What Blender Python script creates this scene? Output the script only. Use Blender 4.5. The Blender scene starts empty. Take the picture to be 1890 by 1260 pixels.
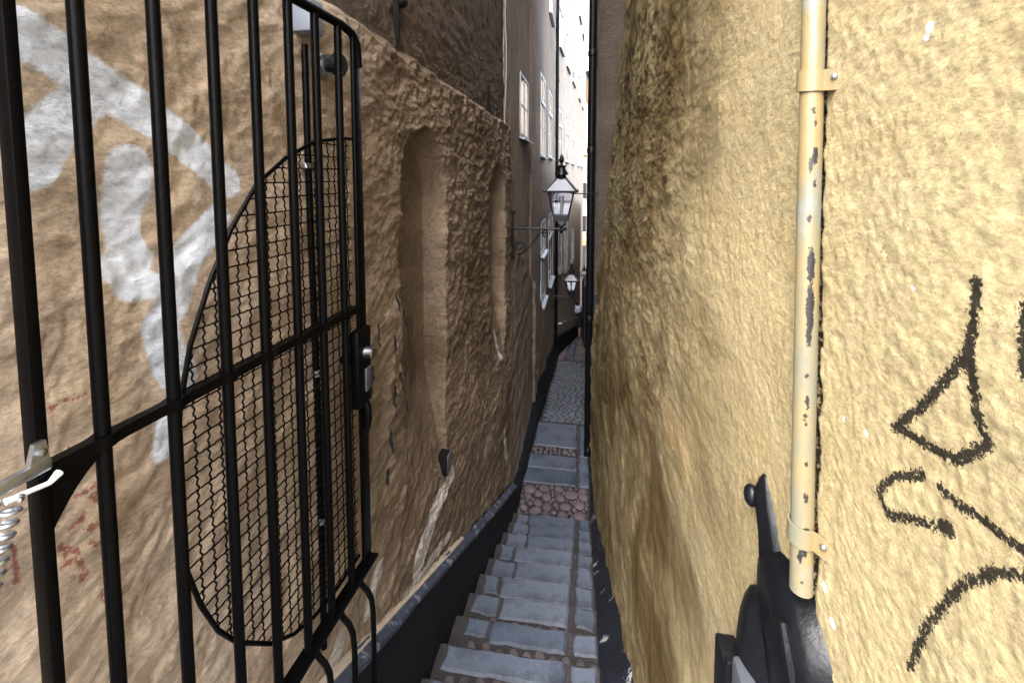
import bpy, bmesh, math, random
import numpy as np
from mathutils import Vector, Matrix

random.seed(7)
rng = np.random.default_rng(11)
sc = bpy.context.scene
COL = sc.collection

# ------------------------------------------------------------------ camera
EYE = 1.63
cam_d = bpy.data.cameras.new('camera')
cam = bpy.data.objects.new('camera', cam_d); COL.objects.link(cam)
cam_d.sensor_width = 36.0; cam_d.sensor_fit = 'HORIZONTAL'; cam_d.lens = 16.0
cam_d.clip_start = 0.02; cam_d.clip_end = 400
PITCH = math.atan(0.07); YAW = 0.153175
cam.location = (0, 0, EYE)
cam.rotation_euler = (math.pi/2 - PITCH, 0, YAW)
cam_d.shift_y = -0.130265
sc.camera = cam

# ------------------------------------------------------------------ sky and sun
SUN_EL, SUN_AZ = math.radians(52), math.radians(202)      # azimuth clockwise from +Y
w = bpy.data.worlds.new('World'); sc.world = w; w.use_nodes = True
wn = w.node_tree; wn.nodes.clear()
sky = wn.nodes.new('ShaderNodeTexSky'); sky.sky_type = 'NISHITA'; sky.sun_disc = False
sky.sun_elevation = SUN_EL; sky.sun_rotation = SUN_AZ
sky.air_density = 1.0; sky.dust_density = 4.0; sky.ozone_density = 1.0
hs = wn.nodes.new('ShaderNodeHueSaturation'); hs.inputs['Saturation'].default_value = 0.5   # overcast: thin grey cloud
bg = wn.nodes.new('ShaderNodeBackground'); bg.inputs['Strength'].default_value = 0.15
wo = wn.nodes.new('ShaderNodeOutputWorld')
wn.links.new(sky.outputs[0], hs.inputs['Color']); wn.links.new(hs.outputs[0], bg.inputs['Color'])
wn.links.new(bg.outputs[0], wo.inputs['Surface'])
sd = bpy.data.lights.new('sun', 'SUN'); sd.energy = .65; sd.angle = math.radians(60); sd.color = (1, .95, .87)
sun = bpy.data.objects.new('sun', sd); COL.objects.link(sun)
sv = Vector((math.sin(SUN_AZ)*math.cos(SUN_EL), math.cos(SUN_AZ)*math.cos(SUN_EL), math.sin(SUN_EL)))
sun.rotation_euler = sv.to_track_quat('Z', 'Y').to_euler(); sun.location = (0, -5, 20)

sc.view_settings.view_transform = 'Standard'; sc.view_settings.look = 'None'
sc.view_settings.gamma = 1.0; sc.view_settings.use_curve_mapping = False
sc.view_settings.exposure = 3.38
sc.render.engine = 'CYCLES'
sc.cycles.max_bounces = 10; sc.cycles.diffuse_bounces = 5; sc.cycles.glossy_bounces = 4
sc.cycles.transparent_max_bounces = 12; sc.cycles.use_denoising = True
sc.cycles.sample_clamp_indirect = 8.0
sc.cycles.use_adaptive_sampling = False

# ------------------------------------------------------------------ numpy noise
_perm = rng.permutation(512); _ang = rng.random(512)*2*np.pi
def gnoise(x, y, s=0):
    xi = np.floor(x).astype(int); yi = np.floor(y).astype(int); xf = x-xi; yf = y-yi
    def g(i, j, dx, dy):
        a = _ang[_perm[(_perm[(i+s*57) & 511] + j + s*131) & 511]]
        return np.cos(a)*dx + np.sin(a)*dy
    u = xf**3*(xf*(xf*6-15)+10); v = yf**3*(yf*(yf*6-15)+10)
    a = g(xi, yi, xf, yf); b = g(xi+1, yi, xf-1, yf); c = g(xi, yi+1, xf, yf-1); d = g(xi+1, yi+1, xf-1, yf-1)
    return 1.4*((a*(1-u)+b*u)*(1-v)+(c*(1-u)+d*u)*v)
def fbm(x, y, s=0, o=4, gain=.5):
    t = 0; a = 1
    for i in range(o):
        t = t + a*gnoise(x*2**i+i*7.3, y*2**i-i*3.1, s+i); a *= gain
    return t
def ridged(x, y, s=0, o=3):
    t = 0; a = 1
    for i in range(o):
        t = t + a*(1-2*np.abs(gnoise(x*2**i, y*2**i, s+i))); a *= .5
    return t
def sst(x, a, b):
    t = np.clip((x-a)/(b-a), 0, 1); return t*t*(3-2*t)
def seg_dist(Y, Z, pts):
    d = np.full(Y.shape, 9.0)
    for (a, b), (c, e) in zip(pts[:-1], pts[1:]):
        vy, vz = c-a, e-b; L = vy*vy+vz*vz+1e-12
        t = np.clip(((Y-a)*vy+(Z-b)*vz)/L, 0, 1)
        d = np.minimum(d, np.hypot(Y-a-t*vy, Z-b-t*vz))
    return d

# ------------------------------------------------------------------ node materials
def new_mat(name):
    m = bpy.data.materials.new(name); m.use_nodes = True; nt = m.node_tree
    b = nt.nodes['Principled BSDF']; return m, nt, b
def nd(nt, typ, **kw):
    n = nt.nodes.new(typ)
    for k, v in kw.items():
        if k.startswith('_'): setattr(n, k[1:], v)
        else: n.inputs[k.replace('_', ' ')].default_value = v
    return n
def noise(nt, scale, detail=6, rough=.6, vec=None, dist=0):
    n = nd(nt, 'ShaderNodeTexNoise', Scale=scale, Detail=detail, Roughness=rough, Distortion=dist)
    if vec is not None: nt.links.new(vec, n.inputs['Vector'])
    return n.outputs['Fac']
def ramp(nt, fac, stops):
    r = nt.nodes.new('ShaderNodeValToRGB'); e = r.color_ramp.elements
    while len(e) > 1: e.remove(e[-1])
    for i, (p, c) in enumerate(stops):
        if i == 0: e[0].position = p; el = e[0]
        else: el = e.new(p)
        el.color = (c, c, c, 1) if isinstance(c, (int, float)) else (*c, 1)
    nt.links.new(fac, r.inputs['Fac']); return r.outputs['Color']
def mix(nt, fac, a, b, mode='MIX'):
    m = nt.nodes.new('ShaderNodeMix'); m.data_type = 'RGBA'; m.blend_type = mode
    for sock, v in ((m.inputs[0], fac), (m.inputs[6], a), (m.inputs[7], b)):
        if isinstance(v, (int, float)): sock.default_value = v
        elif isinstance(v, tuple): sock.default_value = (*v, 1)
        else: nt.links.new(v, sock)
    return m.outputs[2]
def math_(nt, op, a, b=None):
    m = nt.nodes.new('ShaderNodeMath'); m.operation = op
    for s, v in zip(m.inputs, (a, b)):
        if v is None: continue
        if isinstance(v, (int, float)): s.default_value = v
        else: nt.links.new(v, s)
    return m.outputs[0]
def coords(nt, scale=(1, 1, 1), rot=(0, 0, 0)):
    c = nt.nodes.new('ShaderNodeTexCoord'); m = nt.nodes.new('ShaderNodeMapping')
    m.inputs['Scale'].default_value = scale; m.inputs['Rotation'].default_value = rot
    nt.links.new(c.outputs['Object'], m.inputs['Vector']); return m.outputs[0]
def attr(nt, name):
    a = nt.nodes.new('ShaderNodeAttribute'); a.attribute_name = name; return a.outputs['Fac']
def bump(nt, b, h, strength, dist, prev=None):
    n = nd(nt, 'ShaderNodeBump', Strength=strength, Distance=dist); nt.links.new(h, n.inputs['Height'])
    if prev is not None: nt.links.new(prev, n.inputs['Normal'])
    nt.links.new(n.outputs[0], b.inputs['Normal']); return n.outputs[0]
def paint_mask(nt, name, width, soft, vec, ragged=.006, nscale=90):
    # spray paint: stroke distance stored on the mesh, broken up by fine noise
    d = attr(nt, name)
    n = noise(nt, nscale, 5, .7, vec)
    d2 = math_(nt, 'ADD', d, math_(nt, 'MULTIPLY', math_(nt, 'SUBTRACT', n, .5), ragged*2))
    r = nd(nt, 'ShaderNodeMapRange'); r.interpolation_type = 'SMOOTHSTEP'
    nt.links.new(d2, r.inputs['Value'])
    r.inputs['From Min'].default_value = width; r.inputs['From Max'].default_value = width+soft
    r.inputs['To Min'].default_value = 1; r.inputs['To Max'].default_value = 0
    return r.outputs['Result']

def simple(name, col, rough=.5, metal=0, var=.15, vscale=8, bumps=None, spec=None):
    m, nt, b = new_mat(name); v = coords(nt)
    n = noise(nt, vscale, 6, .6, v)
    c = mix(nt, n, tuple(x*(1-var) for x in col), tuple(min(1, x*(1+var)) for x in col))
    nt.links.new(c, b.inputs['Base Color']); b.inputs['Roughness'].default_value = rough; b.inputs['Metallic'].default_value = metal
    if spec is not None: b.inputs['Specular IOR Level'].default_value = spec
    if bumps: bump(nt, b, noise(nt, bumps[0], 6, .6, v), bumps[1], bumps[2])
    return m

M = {}
def plaster(name, c1, c2, c3, rough=.85, fine=130, fs=.55, streak=.35, extra=None, spec=.25, mid=28, lump=.8, speck=.55, cav=.85, along=1.0):
    m, nt, b = new_mat(name); v = coords(nt, (1, along, 1))
    big = noise(nt, 1.3, 6, .62, v, .6); med = noise(nt, 5.5, 7, .65, v, .4)
    c = mix(nt, ramp(nt, big, [(.32, 0), (.68, 1)]), c1, c2)
    c = mix(nt, ramp(nt, med, [(.5, 0), (.75, .75)]), c, c3)
    vs = coords(nt, (9, 9, .55)); st = noise(nt, 1.0, 6, .6, vs, .3)
    c = mix(nt, math_(nt, 'MULTIPLY', ramp(nt, st, [(.5, 0), (.72, 1)]), streak), c, tuple(x*.55 for x in c1))
    gr = noise(nt, fine, 4, .7, v)
    c = mix(nt, speck, c, ramp(nt, gr, [(.28, .50), (.5, 1.0), (.72, 1.35)]), 'MULTIPLY')
    if extra: c = extra(nt, c, v, b)
    nt.links.new(c, b.inputs['Base Color']); b.inputs['Roughness'].default_value = rough
    b.inputs['Specular IOR Level'].default_value = spec
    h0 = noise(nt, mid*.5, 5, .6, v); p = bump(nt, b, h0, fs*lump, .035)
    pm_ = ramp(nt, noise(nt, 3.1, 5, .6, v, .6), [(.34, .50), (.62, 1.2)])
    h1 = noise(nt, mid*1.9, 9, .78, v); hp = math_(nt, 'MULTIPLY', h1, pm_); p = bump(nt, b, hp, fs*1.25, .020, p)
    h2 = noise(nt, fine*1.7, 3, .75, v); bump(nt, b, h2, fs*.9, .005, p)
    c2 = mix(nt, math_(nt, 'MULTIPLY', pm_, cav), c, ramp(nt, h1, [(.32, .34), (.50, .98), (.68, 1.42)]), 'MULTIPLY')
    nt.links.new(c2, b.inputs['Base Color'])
    M[name] = m; return m

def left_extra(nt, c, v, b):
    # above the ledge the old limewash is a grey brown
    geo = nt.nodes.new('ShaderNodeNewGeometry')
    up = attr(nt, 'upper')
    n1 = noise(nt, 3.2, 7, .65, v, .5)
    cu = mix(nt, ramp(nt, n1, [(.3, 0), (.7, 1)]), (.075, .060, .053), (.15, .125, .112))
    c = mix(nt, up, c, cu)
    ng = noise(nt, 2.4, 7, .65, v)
    c = mix(nt, math_(nt, 'MULTIPLY', ramp(nt, ng, [(.25, .45), (.65, .95)]), attr(nt, 'depth_brown')), c, (.112, .068, .034))  # blotchy brown tint that sets in past the near stretch of wall
    # pale bare plaster patches
    n2 = noise(nt, 40, 4, .6, v)
    cp = mix(nt, n2, (.55, .49, .43), (.74, .69, .63))
    c = mix(nt, paint_mask(nt, 'patch', .0, .010, v, .035, 26), c, cp)
    c = mix(nt, math_(nt, 'MULTIPLY', paint_mask(nt, 'white', .0, .012, coords(nt), .010, 60), .98), c, (.88, .92, 1.0))
    c = mix(nt, math_(nt, 'MULTIPLY', paint_mask(nt, 'red', .0, .003, coords(nt), .012, 140), .8), c, (.33, .06, .045))
    c = mix(nt, paint_mask(nt, 'pit', .0, .004, v, .006, 90), c, (.025, .028, .032))
    return c
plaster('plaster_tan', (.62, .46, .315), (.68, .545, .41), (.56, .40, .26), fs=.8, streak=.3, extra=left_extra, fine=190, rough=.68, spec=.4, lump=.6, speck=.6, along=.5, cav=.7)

def right_extra(nt, c, v, b):
    n0 = noise(nt, 1.6, 6, .6, v, .8)
    c = mix(nt, ramp(nt, n0, [(.55, 0), (.78, .5)]), c, (.50, .32, .17))      # warm reddish patches of an older coat
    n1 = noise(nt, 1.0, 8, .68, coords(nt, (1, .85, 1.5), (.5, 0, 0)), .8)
    c = mix(nt, math_(nt, 'MULTIPLY', ramp(nt, n1, [(.34, .46), (.60, 1.0)]), attr(nt, 'depth_brown')), c, (.092, .063, .025))       # mottled dark brown, heavier farther down the alley
    cp = (.62, .63, .66)
    c = mix(nt, paint_mask(nt, 'fleck', .0, .002, v, .003, 160), c, cp)
    c = mix(nt, paint_mask(nt, 'crack', .0, .003, v, .02, 110), c, (.05, .036, .022))
    c = mix(nt, math_(nt, 'MULTIPLY', paint_mask(nt, 'thin', .0, .0016, v, .0035, 260), .5), c, (.12, .11, .10))
    c = mix(nt, math_(nt, 'MULTIPLY', paint_mask(nt, 'black', .0, .0020, coords(nt), .012, 260), .95), c, (.004, .004, .005))
    return c
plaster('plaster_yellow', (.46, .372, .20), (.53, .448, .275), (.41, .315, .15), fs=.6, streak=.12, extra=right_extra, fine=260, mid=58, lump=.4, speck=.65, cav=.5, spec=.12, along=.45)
plaster('plaster_brown', (.085, .066, .052), (.135, .105, .085), (.11, .085, .07), streak=.6, fine=60)
plaster('plaster_greybrown', (.31, .238, .182), (.41, .325, .258), (.34, .265, .205), streak=.6, fine=60)
plaster('plaster_beige', (.44, .365, .295), (.52, .44, .37), (.38, .31, .25), streak=.55, fine=40, fs=.35)
plaster('plaster_cream', (.62, .54, .44), (.70, .62, .52), (.56, .48, .39), streak=.4, fine=30, fs=.3)
plaster('plaster_orange', (.62, .30, .12), (.66, .36, .16), (.55, .26, .1), fine=20, fs=.2)

def granite(name, c1, c2, spot):
    m, nt, b = new_mat(name); v = coords(nt)
    oi = nt.nodes.new('ShaderNodeObjectInfo')
    n = noise(nt, 9, 8, .7, v); c = mix(nt, ramp(nt, n, [(.3, 0), (.7, 1)]), c1, c2)
    c = mix(nt, ramp(nt, noise(nt, 170, 3, .7, v), [(.56, 0), (.66, .7)]), c, spot)
    c = mix(nt, ramp(nt, noise(nt, 5.0, 6, .65, v), [(.48, 0), (.66, .8)]), c, tuple(x*.42 for x in c1))
    c = mix(nt, .8, c, ramp(nt, oi.outputs['Random'], [(0, (.62, .66, .72)), (.5, (1.0, .96, .98)), (1, (1.3, 1.22, 1.2))]), 'MULTIPLY')
    nt.links.new(c, b.inputs['Base Color']); b.inputs['Roughness'].default_value = .62
    p = bump(nt, b, noise(nt, 35, 6, .7, v), .5, .012); bump(nt, b, noise(nt, 200, 3, .7, v), .35, .003, p)
    M[name] = m
granite('granite', (.050, .066, .096), (.090, .112, .152), (.18, .20, .24))
granite('granite_pink', (.13, .098, .106), (.185, .142, .152), (.40, .36, .37))
granite('cobblestone', (.085, .066, .076), (.14, .11, .122), (.22, .195, .21))
granite('sett_stone', (.085, .10, .13), (.135, .155, .19), (.36, .37, .4))
M['mortar'] = simple('mortar', (.028, .024, .025), .9, var=.4, vscale=18, bumps=(60, .7, .02))
M['asphalt'] = simple('asphalt', (.10, .10, .105), .9, var=.25, vscale=40, bumps=(120, .4, .01))

def worn_black(name, chip, amount, col=(.010, .011, .015), rough=.42, scale=(1, 1, 1), nsc=11):
    m, nt, b = new_mat(name); v = coords(nt, scale)
    n = noise(nt, nsc, 8, .7, v, .3)
    c = mix(nt, ramp(nt, n, [(amount, 0), (amount+.02, 1)]), mix(nt, noise(nt, 5, 5, .6, v), col, tuple(x*2.4 for x in col)), chip)
    nt.links.new(c, b.inputs['Base Color']); b.inputs['Roughness'].default_value = rough; b.inputs['Specular IOR Level'].default_value = .25
    p = bump(nt, b, noise(nt, 30, 6, .65, v), .5, .02); bump(nt, b, noise(nt, 140, 4, .65, v), .3, .004, p)
    M[name] = m
worn_black('plinth_paint', (.32, .33, .36), .70, col=(.003, .0036, .005), rough=.6)
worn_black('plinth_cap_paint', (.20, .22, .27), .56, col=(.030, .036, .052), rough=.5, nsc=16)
worn_black('kerb_paint', (.30, .31, .34), .60, col=(.007, .008, .012), rough=.55, nsc=7)
def gate_paint():
    m, nt, b = new_mat('gate_paint'); v = coords(nt)
    c = mix(nt, ramp(nt, noise(nt, 7, 6, .7, v), [(.66, 0), (.74, .5)]), (.0012, .0012, .0016), (.008, .005, .004))
    nt.links.new(c, b.inputs['Base Color']); b.inputs['Roughness'].default_value = .33; b.inputs['Specular IOR Level'].default_value = .09
    bump(nt, b, noise(nt, 45, 5, .6, v), .25, .004); M['gate_paint'] = m
gate_paint()
M['iron'] = simple('iron', (.0035, .004, .0055), .36, var=.5, vscale=20, bumps=(35, .35, .006), spec=.25)
M['rusty_iron'] = simple('rusty_iron', (.005, .0045, .0045), .7, var=.6, vscale=14, bumps=(40, .6, .01), spec=.15)
M['drain_black'] = simple('drain_black', (.004, .0045, .006), .38, var=.4, vscale=4, spec=.2)
M['steel'] = simple('steel', (.34, .36, .40), .28, metal=1, var=.2, vscale=40)
M['zinc'] = simple('zinc', (.42, .45, .50), .36, metal=1, var=.25, vscale=60, bumps=(90, .3, .003))
M['grey_plastic'] = simple('grey_plastic', (.16, .18, .22), .5, var=.1)
M['latch_grey'] = simple('latch_grey', (.045, .050, .062), .5, var=.2)
M['white_plastic'] = simple('white_plastic', (.74, .74, .76), .4, var=.1)
M['blue_tin'] = simple('blue_tin', (.045, .055, .085), .45, var=.3, vscale=12)
M['tin'] = simple('tin', (.40, .44, .50), .45, metal=.6, var=.25, vscale=20)
M['window_paint'] = simple('window_paint', (.62, .63, .65), .5, var=.15, vscale=15)
M['dark_paint'] = simple('dark_paint', (.03, .032, .038), .5, var=.3)
M['pale_strip'] = simple('pale_strip', (.50, .42, .33), .6, var=.3, vscale=15, bumps=(50, .4, .01))
M['cable'] = simple('cable', (.33, .30, .28), .6, var=.3)
M['roof_tin'] = simple('roof_tin', (.06, .065, .07), .5, var=.2)
M['skin'] = simple('skin', (.45, .29, .22), .6, var=.08)
M['hair'] = simple('hair', (.012, .009, .008), .5, var=.4, vscale=60)
M['black_cloth'] = simple('black_cloth', (.012, .012, .015), .85, var=.3, vscale=30, bumps=(60, .4, .01))
M['shoe'] = simple('shoe', (.01, .01, .011), .4)
def shawl():
    m, nt, b = new_mat('patterned_shawl'); v = coords(nt)
    c = mix(nt, ramp(nt, noise(nt, 26, 3, .6, v), [(.45, 0), (.52, 1)]), (.10, .18, .42), (.72, .76, .84))
    nt.links.new(c, b.inputs['Base Color']); b.inputs['Roughness'].default_value = .8; M['patterned_shawl'] = m
shawl()
def pipe_paint():
    m, nt, b = new_mat('pipe_paint'); v = coords(nt, (1, 1, .35))
    n = noise(nt, 20, 5, .6, v)
    c = mix(nt, ramp(nt, n, [(.42, 0), (.6, 1)]), (.125, .12, .085), (.175, .132, .062))
    c = mix(nt, ramp(nt, noise(nt, 8, 6, .6, coords(nt, (1, 1, .5))), [(.56, 0), (.63, .7)]), c, (.13, .165, .18))
    chips = attr(nt, 'chip'); k = math_(nt, 'ADD', chips, math_(nt, 'MULTIPLY', math_(nt, 'SUBTRACT', noise(nt, 230, 4, .7, coords(nt)), .5), .012))
    mk = nd(nt, 'ShaderNodeMapRange'); nt.links.new(k, mk.inputs['Value'])
    mk.inputs['From Min'].default_value = 0; mk.inputs['From Max'].default_value = .0006; mk.inputs['To Min'].default_value = 1; mk.inputs['To Max'].default_value = 0
    c = mix(nt, mk.outputs[0], c, (.013, .012, .012))
    nt.links.new(c, b.inputs['Base Color']); b.inputs['Roughness'].default_value = .42
    p = bump(nt, b, math_(nt, 'MULTIPLY', mk.outputs[0], -1), .5, .002); bump(nt, b, noise(nt, 60, 4, .6, coords(nt)), .25, .003, p)
    M['pipe_paint'] = m
pipe_paint()
def glass_mats():
    m, nt, b = new_mat('window_glass'); v = coords(nt)
    b.inputs['Base Color'].default_value = (.02, .024, .03, 1); b.inputs['Roughness'].default_value = .03
    b.inputs['IOR'].default_value = 1.6; b.inputs['Specular IOR Level'].default_value = .8
    bump(nt, b, noise(nt, 3, 2, .5, v), .08, .03); M['window_glass'] = m
    m, nt, b = new_mat('lantern_glass'); nt.nodes.remove(b)
    out = nt.nodes['Material Output']; t = nt.nodes.new('ShaderNodeBsdfTransparent'); t.inputs[0].default_value = (.86, .87, .92, 1)
    g = nt.nodes.new('ShaderNodeBsdfGlossy'); g.inputs['Roughness'].default_value = .06
    f = nt.nodes.new('ShaderNodeFresnel'); f.inputs[0].default_value = 1.45
    s = nt.nodes.new('ShaderNodeMixShader'); nt.links.new(math_(nt, 'ADD', f.outputs[0], .06), s.inputs[0])
    nt.links.new(t.outputs[0], s.inputs[1]); nt.links.new(g.outputs[0], s.inputs[2]); nt.links.new(s.outputs[0], out.inputs[0])
    M['lantern_glass'] = m
    m, nt, b = new_mat('frosted_glass'); b.inputs['Base Color'].default_value = (.50, .51, .60, 1)
    b.inputs['Roughness'].default_value = .35; b.inputs['Transmission Weight'].default_value = .55
    M['frosted_glass'] = m
glass_mats()

# ------------------------------------------------------------------ mesh helpers
class MB:
    def __init__(s): s.v = []; s.f = []
    def add(s, vs, fs):
        o = len(s.v); s.v += [tuple(map(float, p)) for p in vs]; s.f += [tuple(i+o for i in f) for f in fs]; return s
    def hexa(s, p):     # 8 points: bottom ring (4), top ring (4)
        return s.add(p, [(3, 2, 1, 0), (4, 5, 6, 7), (0, 1, 5, 4), (1, 2, 6, 5), (2, 3, 7, 6), (3, 0, 4, 7)])
    def box(s, c, d, bev=0):
        x, y, z = c; a, b, h = d[0]/2, d[1]/2, d[2]/2
        if not bev:
            return s.hexa([(x-a, y-b, z-h), (x+a, y-b, z-h), (x+a, y+b, z-h), (x-a, y+b, z-h), (x-a, y-b, z+h), (x+a, y-b, z+h), (x+a, y+b, z+h), (x-a, y+b, z+h)])
        e = bev; bm = bmesh.new(); bmesh.ops.create_cube(bm, size=1)
        for q in bm.verts: q.co = Vector((q.co.x*d[0], q.co.y*d[1], q.co.z*d[2]))
        bmesh.ops.bevel(bm, geom=bm.edges[:], offset=e, segments=2, affect='EDGES', profile=.5)
        bm.verts.index_update()
        s.add([(q.co.x+x, q.co.y+y, q.co.z+z) for q in bm.verts], [[q.index for q in f.verts] for f in bm.faces]); bm.free(); return s
    def tube(s, pts, r, n=8, closed=False, caps=True, square=False):
        P = [Vector(p) for p in pts]; N = len(P); R = r if isinstance(r, (list, tuple)) else [r]*N
        T = []
        for i in range(N):
            a = P[(i-1) % N] if (closed or i > 0) else P[0]; b = P[(i+1) % N] if (closed or i < N-1) else P[-1]
            t = b-a; T.append(t.normalized() if t.length > 1e-9 else Vector((0, 0, 1)))
        ref = Vector((1, 0, 0)) if abs(T[0].x) < .9 else Vector((0, 1, 0))
        u = (ref - T[0]*ref.dot(T[0])).normalized(); rings = []
        for i in range(N):
            u = (u - T[i]*u.dot(T[i])).normalized(); vv = T[i].cross(u)
            ring = []
            for k in range(n):
                a = 2*math.pi*(k+(.5 if square else 0))/n
                ring.append(P[i]+(u*math.cos(a)+vv*math.sin(a))*R[i])
            rings.append(ring)
        vs = [p for g in rings for p in g]; fs = []
        for i in range(N if closed else N-1):
            j = (i+1) % N
            for k in range(n): fs.append((i*n+k, i*n+(k+1) % n, j*n+(k+1) % n, j*n+k))
        if caps and not closed: fs += [tuple(range(n))[::-1], tuple((N-1)*n+k for k in range(n))]
        return s.add(vs, fs)
    def lathe(s, c, prof, n=12, axis='z'):
        vs = []; fs = []
        for r, h in prof:
            for k in range(n):
                a = 2*math.pi*k/n; x, y = r*math.cos(a), r*math.sin(a)
                vs.append({'z': (c[0]+x, c[1]+y, c[2]+h), 'x': (c[0]+h, c[1]+x, c[2]+y), 'y': (c[0]+y, c[1]+h, c[2]+x)}[axis])
        for i in range(len(prof)-1):
            for k in range(n): fs.append((i*n+k, i*n+(k+1) % n, (i+1)*n+(k+1) % n, (i+1)*n+k))
        fs += [tuple(range(n))[::-1], tuple((len(prof)-1)*n+k for k in range(n))]
        return s.add(vs, fs)
    def ball(s, c, r, sub=2, jit=0, seed=0):
        bm = bmesh.new(); bmesh.ops.create_icosphere(bm, subdivisions=sub, radius=1); bm.verts.index_update(); rr = random.Random(seed)
        ph = [rr.uniform(0, 6) for _ in range(6)]
        vs = []
        for q in bm.verts:
            k = 1+jit*(math.sin(q.co.x*2.3+ph[0])+math.sin(q.co.y*2.7+ph[1])+.6*math.sin(q.co.z*3.1+ph[2])+.5*math.sin(q.co.x*5+ph[3]+q.co.y*4))
            vs.append((c[0]+q.co.x*r[0]*k, c[1]+q.co.y*r[1]*k, c[2]+q.co.z*r[2]*k))
        s.add(vs, [[q.index for q in f.verts] for f in bm.faces]); bm.free(); return s
    def mesh(s, name, mat, off=(0, 0, 0), smooth=None):
        me = bpy.data.meshes.new(name)
        me.from_pydata([(a-off[0], b-off[1], c-off[2]) for a, b, c in s.v], [], s.f); me.materials.append(M[mat]); me.update()
        if smooth:
            bm = bmesh.new(); bm.from_mesh(me); bmesh.ops.recalc_face_normals(bm, faces=bm.faces[:]); bm.to_mesh(me); bm.free()
            me.shade_smooth()
            if smooth < 179: me.set_sharp_from_angle(angle=math.radians(smooth))
        else:
            bm = bmesh.new(); bm.from_mesh(me); bmesh.ops.recalc_face_normals(bm, faces=bm.faces[:]); bm.to_mesh(me); bm.free()
        return me
def rootloc(o):
    while o.parent: o = o.parent
    return o.location
def link(name, me, parent=None):
    o = bpy.data.objects.new(name, me); COL.objects.link(o)
    if parent is not None: o.parent = parent
    return o
def build(mb, name, mat, parent=None, smooth=40):
    return link(name, mb.mesh(name, mat, rootloc(parent) if parent is not None else (0, 0, 0), smooth), parent)
def tag(o, label, cat, group=None):
    o['label'] = label; o['category'] = cat
    if group: o['group'] = group
    return o
def thing(name, label, cat, loc=(0, 0, 0), group=None):
    o = bpy.data.objects.new(name, None); COL.objects.link(o); o.location = loc; o.empty_display_size = .1
    return tag(o, label, cat, group)
def structure(o): o['kind'] = 'structure'; return o
def copy_tree(o, parent=None):
    c = o.copy(); COL.objects.link(c); c.parent = parent
    for ch in [x for x in ALL_CH.get(o.name, [])]: copy_tree(ch, c)
    return c
ALL_CH = {}

def wall_grid(name, ys, zs, Xf, mat, parent, back, attrs=None):
    """a plaster face as a fine displaced grid with a solid body behind it; back = signed depth in x"""
    Y, Z = np.meshgrid(ys, zs, indexing='ij'); X = Xf(Y, Z)
    ny, nz = Y.shape; ox, oy, oz = rootloc(parent)
    V = np.stack([X-ox, Y-oy, Z-oz], -1).reshape(-1, 3)
    idx = np.arange(ny*nz).reshape(ny, nz)
    a, b, c, d = idx[:-1, :-1], idx[1:, :-1], idx[1:, 1:], idx[:-1, 1:]
    q = np.stack([a, b, c, d] if back < 0 else [a, d, c, b], -1).reshape(-1, 4)
    ring = np.concatenate([idx[:-1, 0], idx[-1, :-1], idx[:0:-1, -1], idx[0, :0:-1]])
    n0 = len(V); RB = V[ring].copy(); RB[:, 0] = (np.mean(X)+back)-ox
    V = np.concatenate([V, RB]); m = len(ring); k = np.arange(m); k2 = (k+1) % m
    sk = np.stack([ring[k2], ring[k], n0+k, n0+k2] if back < 0 else [ring[k], ring[k2], n0+k2, n0+k], -1)
    F = np.concatenate([q, sk])
    me = bpy.data.meshes.new(name); me.vertices.add(len(V)); me.vertices.foreach_set('co', V.astype(np.float32).ravel())
    nl = F.size + m
    me.loops.add(nl); me.loops.foreach_set('vertex_index', np.concatenate([F.ravel(), (n0+k) if back > 0 else (n0+k)[::-1]]).astype(np.int32))
    me.polygons.add(len(F)+1); me.polygons.foreach_set('loop_start', np.concatenate([np.arange(len(F))*4, [F.size]]).astype(np.int32))
    sm = np.ones(len(F)+1, bool); sm[len(q):] = False
    me.polygons.foreach_set('use_smooth', sm); me.update(calc_edges=True); me.validate()
    if attrs:
        for an, fn in attrs.items():
            at = me.attributes.new(an, 'FLOAT', 'POINT'); arr = np.concatenate([fn(Y, Z).ravel(), np.full(m, 9.0 if an != 'upper' else 1.0)])
            at.data.foreach_set('value', arr.astype(np.float32))
    me.materials.append(M[mat]); return link(name, me, parent)
def steps_axis(a, b, s0, s1):
    out = [a]; L = b-a
    while out[-1] < b: out.append(out[-1] + s0+(s1-s0)*(out[-1]-a)/L)
    out[-1] = b; return out

# ------------------------------------------------------------------ ground profile
RUN, RISE, D0 = .28, .1176, 2.28
PROF = [(-30, .10), (-.24, .10), (4.52, -1.8984), (4.60, -2.02), (6.54, -2.02), (11.5, -3.12), (20.5, -5.70), (25, -6.5), (60, -6.5)]
def gz(y):
    for (a, b), (c, d) in zip(PROF[:-1], PROF[1:]):
        if y <= c: return b+(d-b)*(y-a)/(c-a)
    return PROF[-1][1]
def plx(y): return -.83+.035*y if y < 7 else -.585       # foot of the left plinth
def XRb(y): return .345-.037*y

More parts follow.
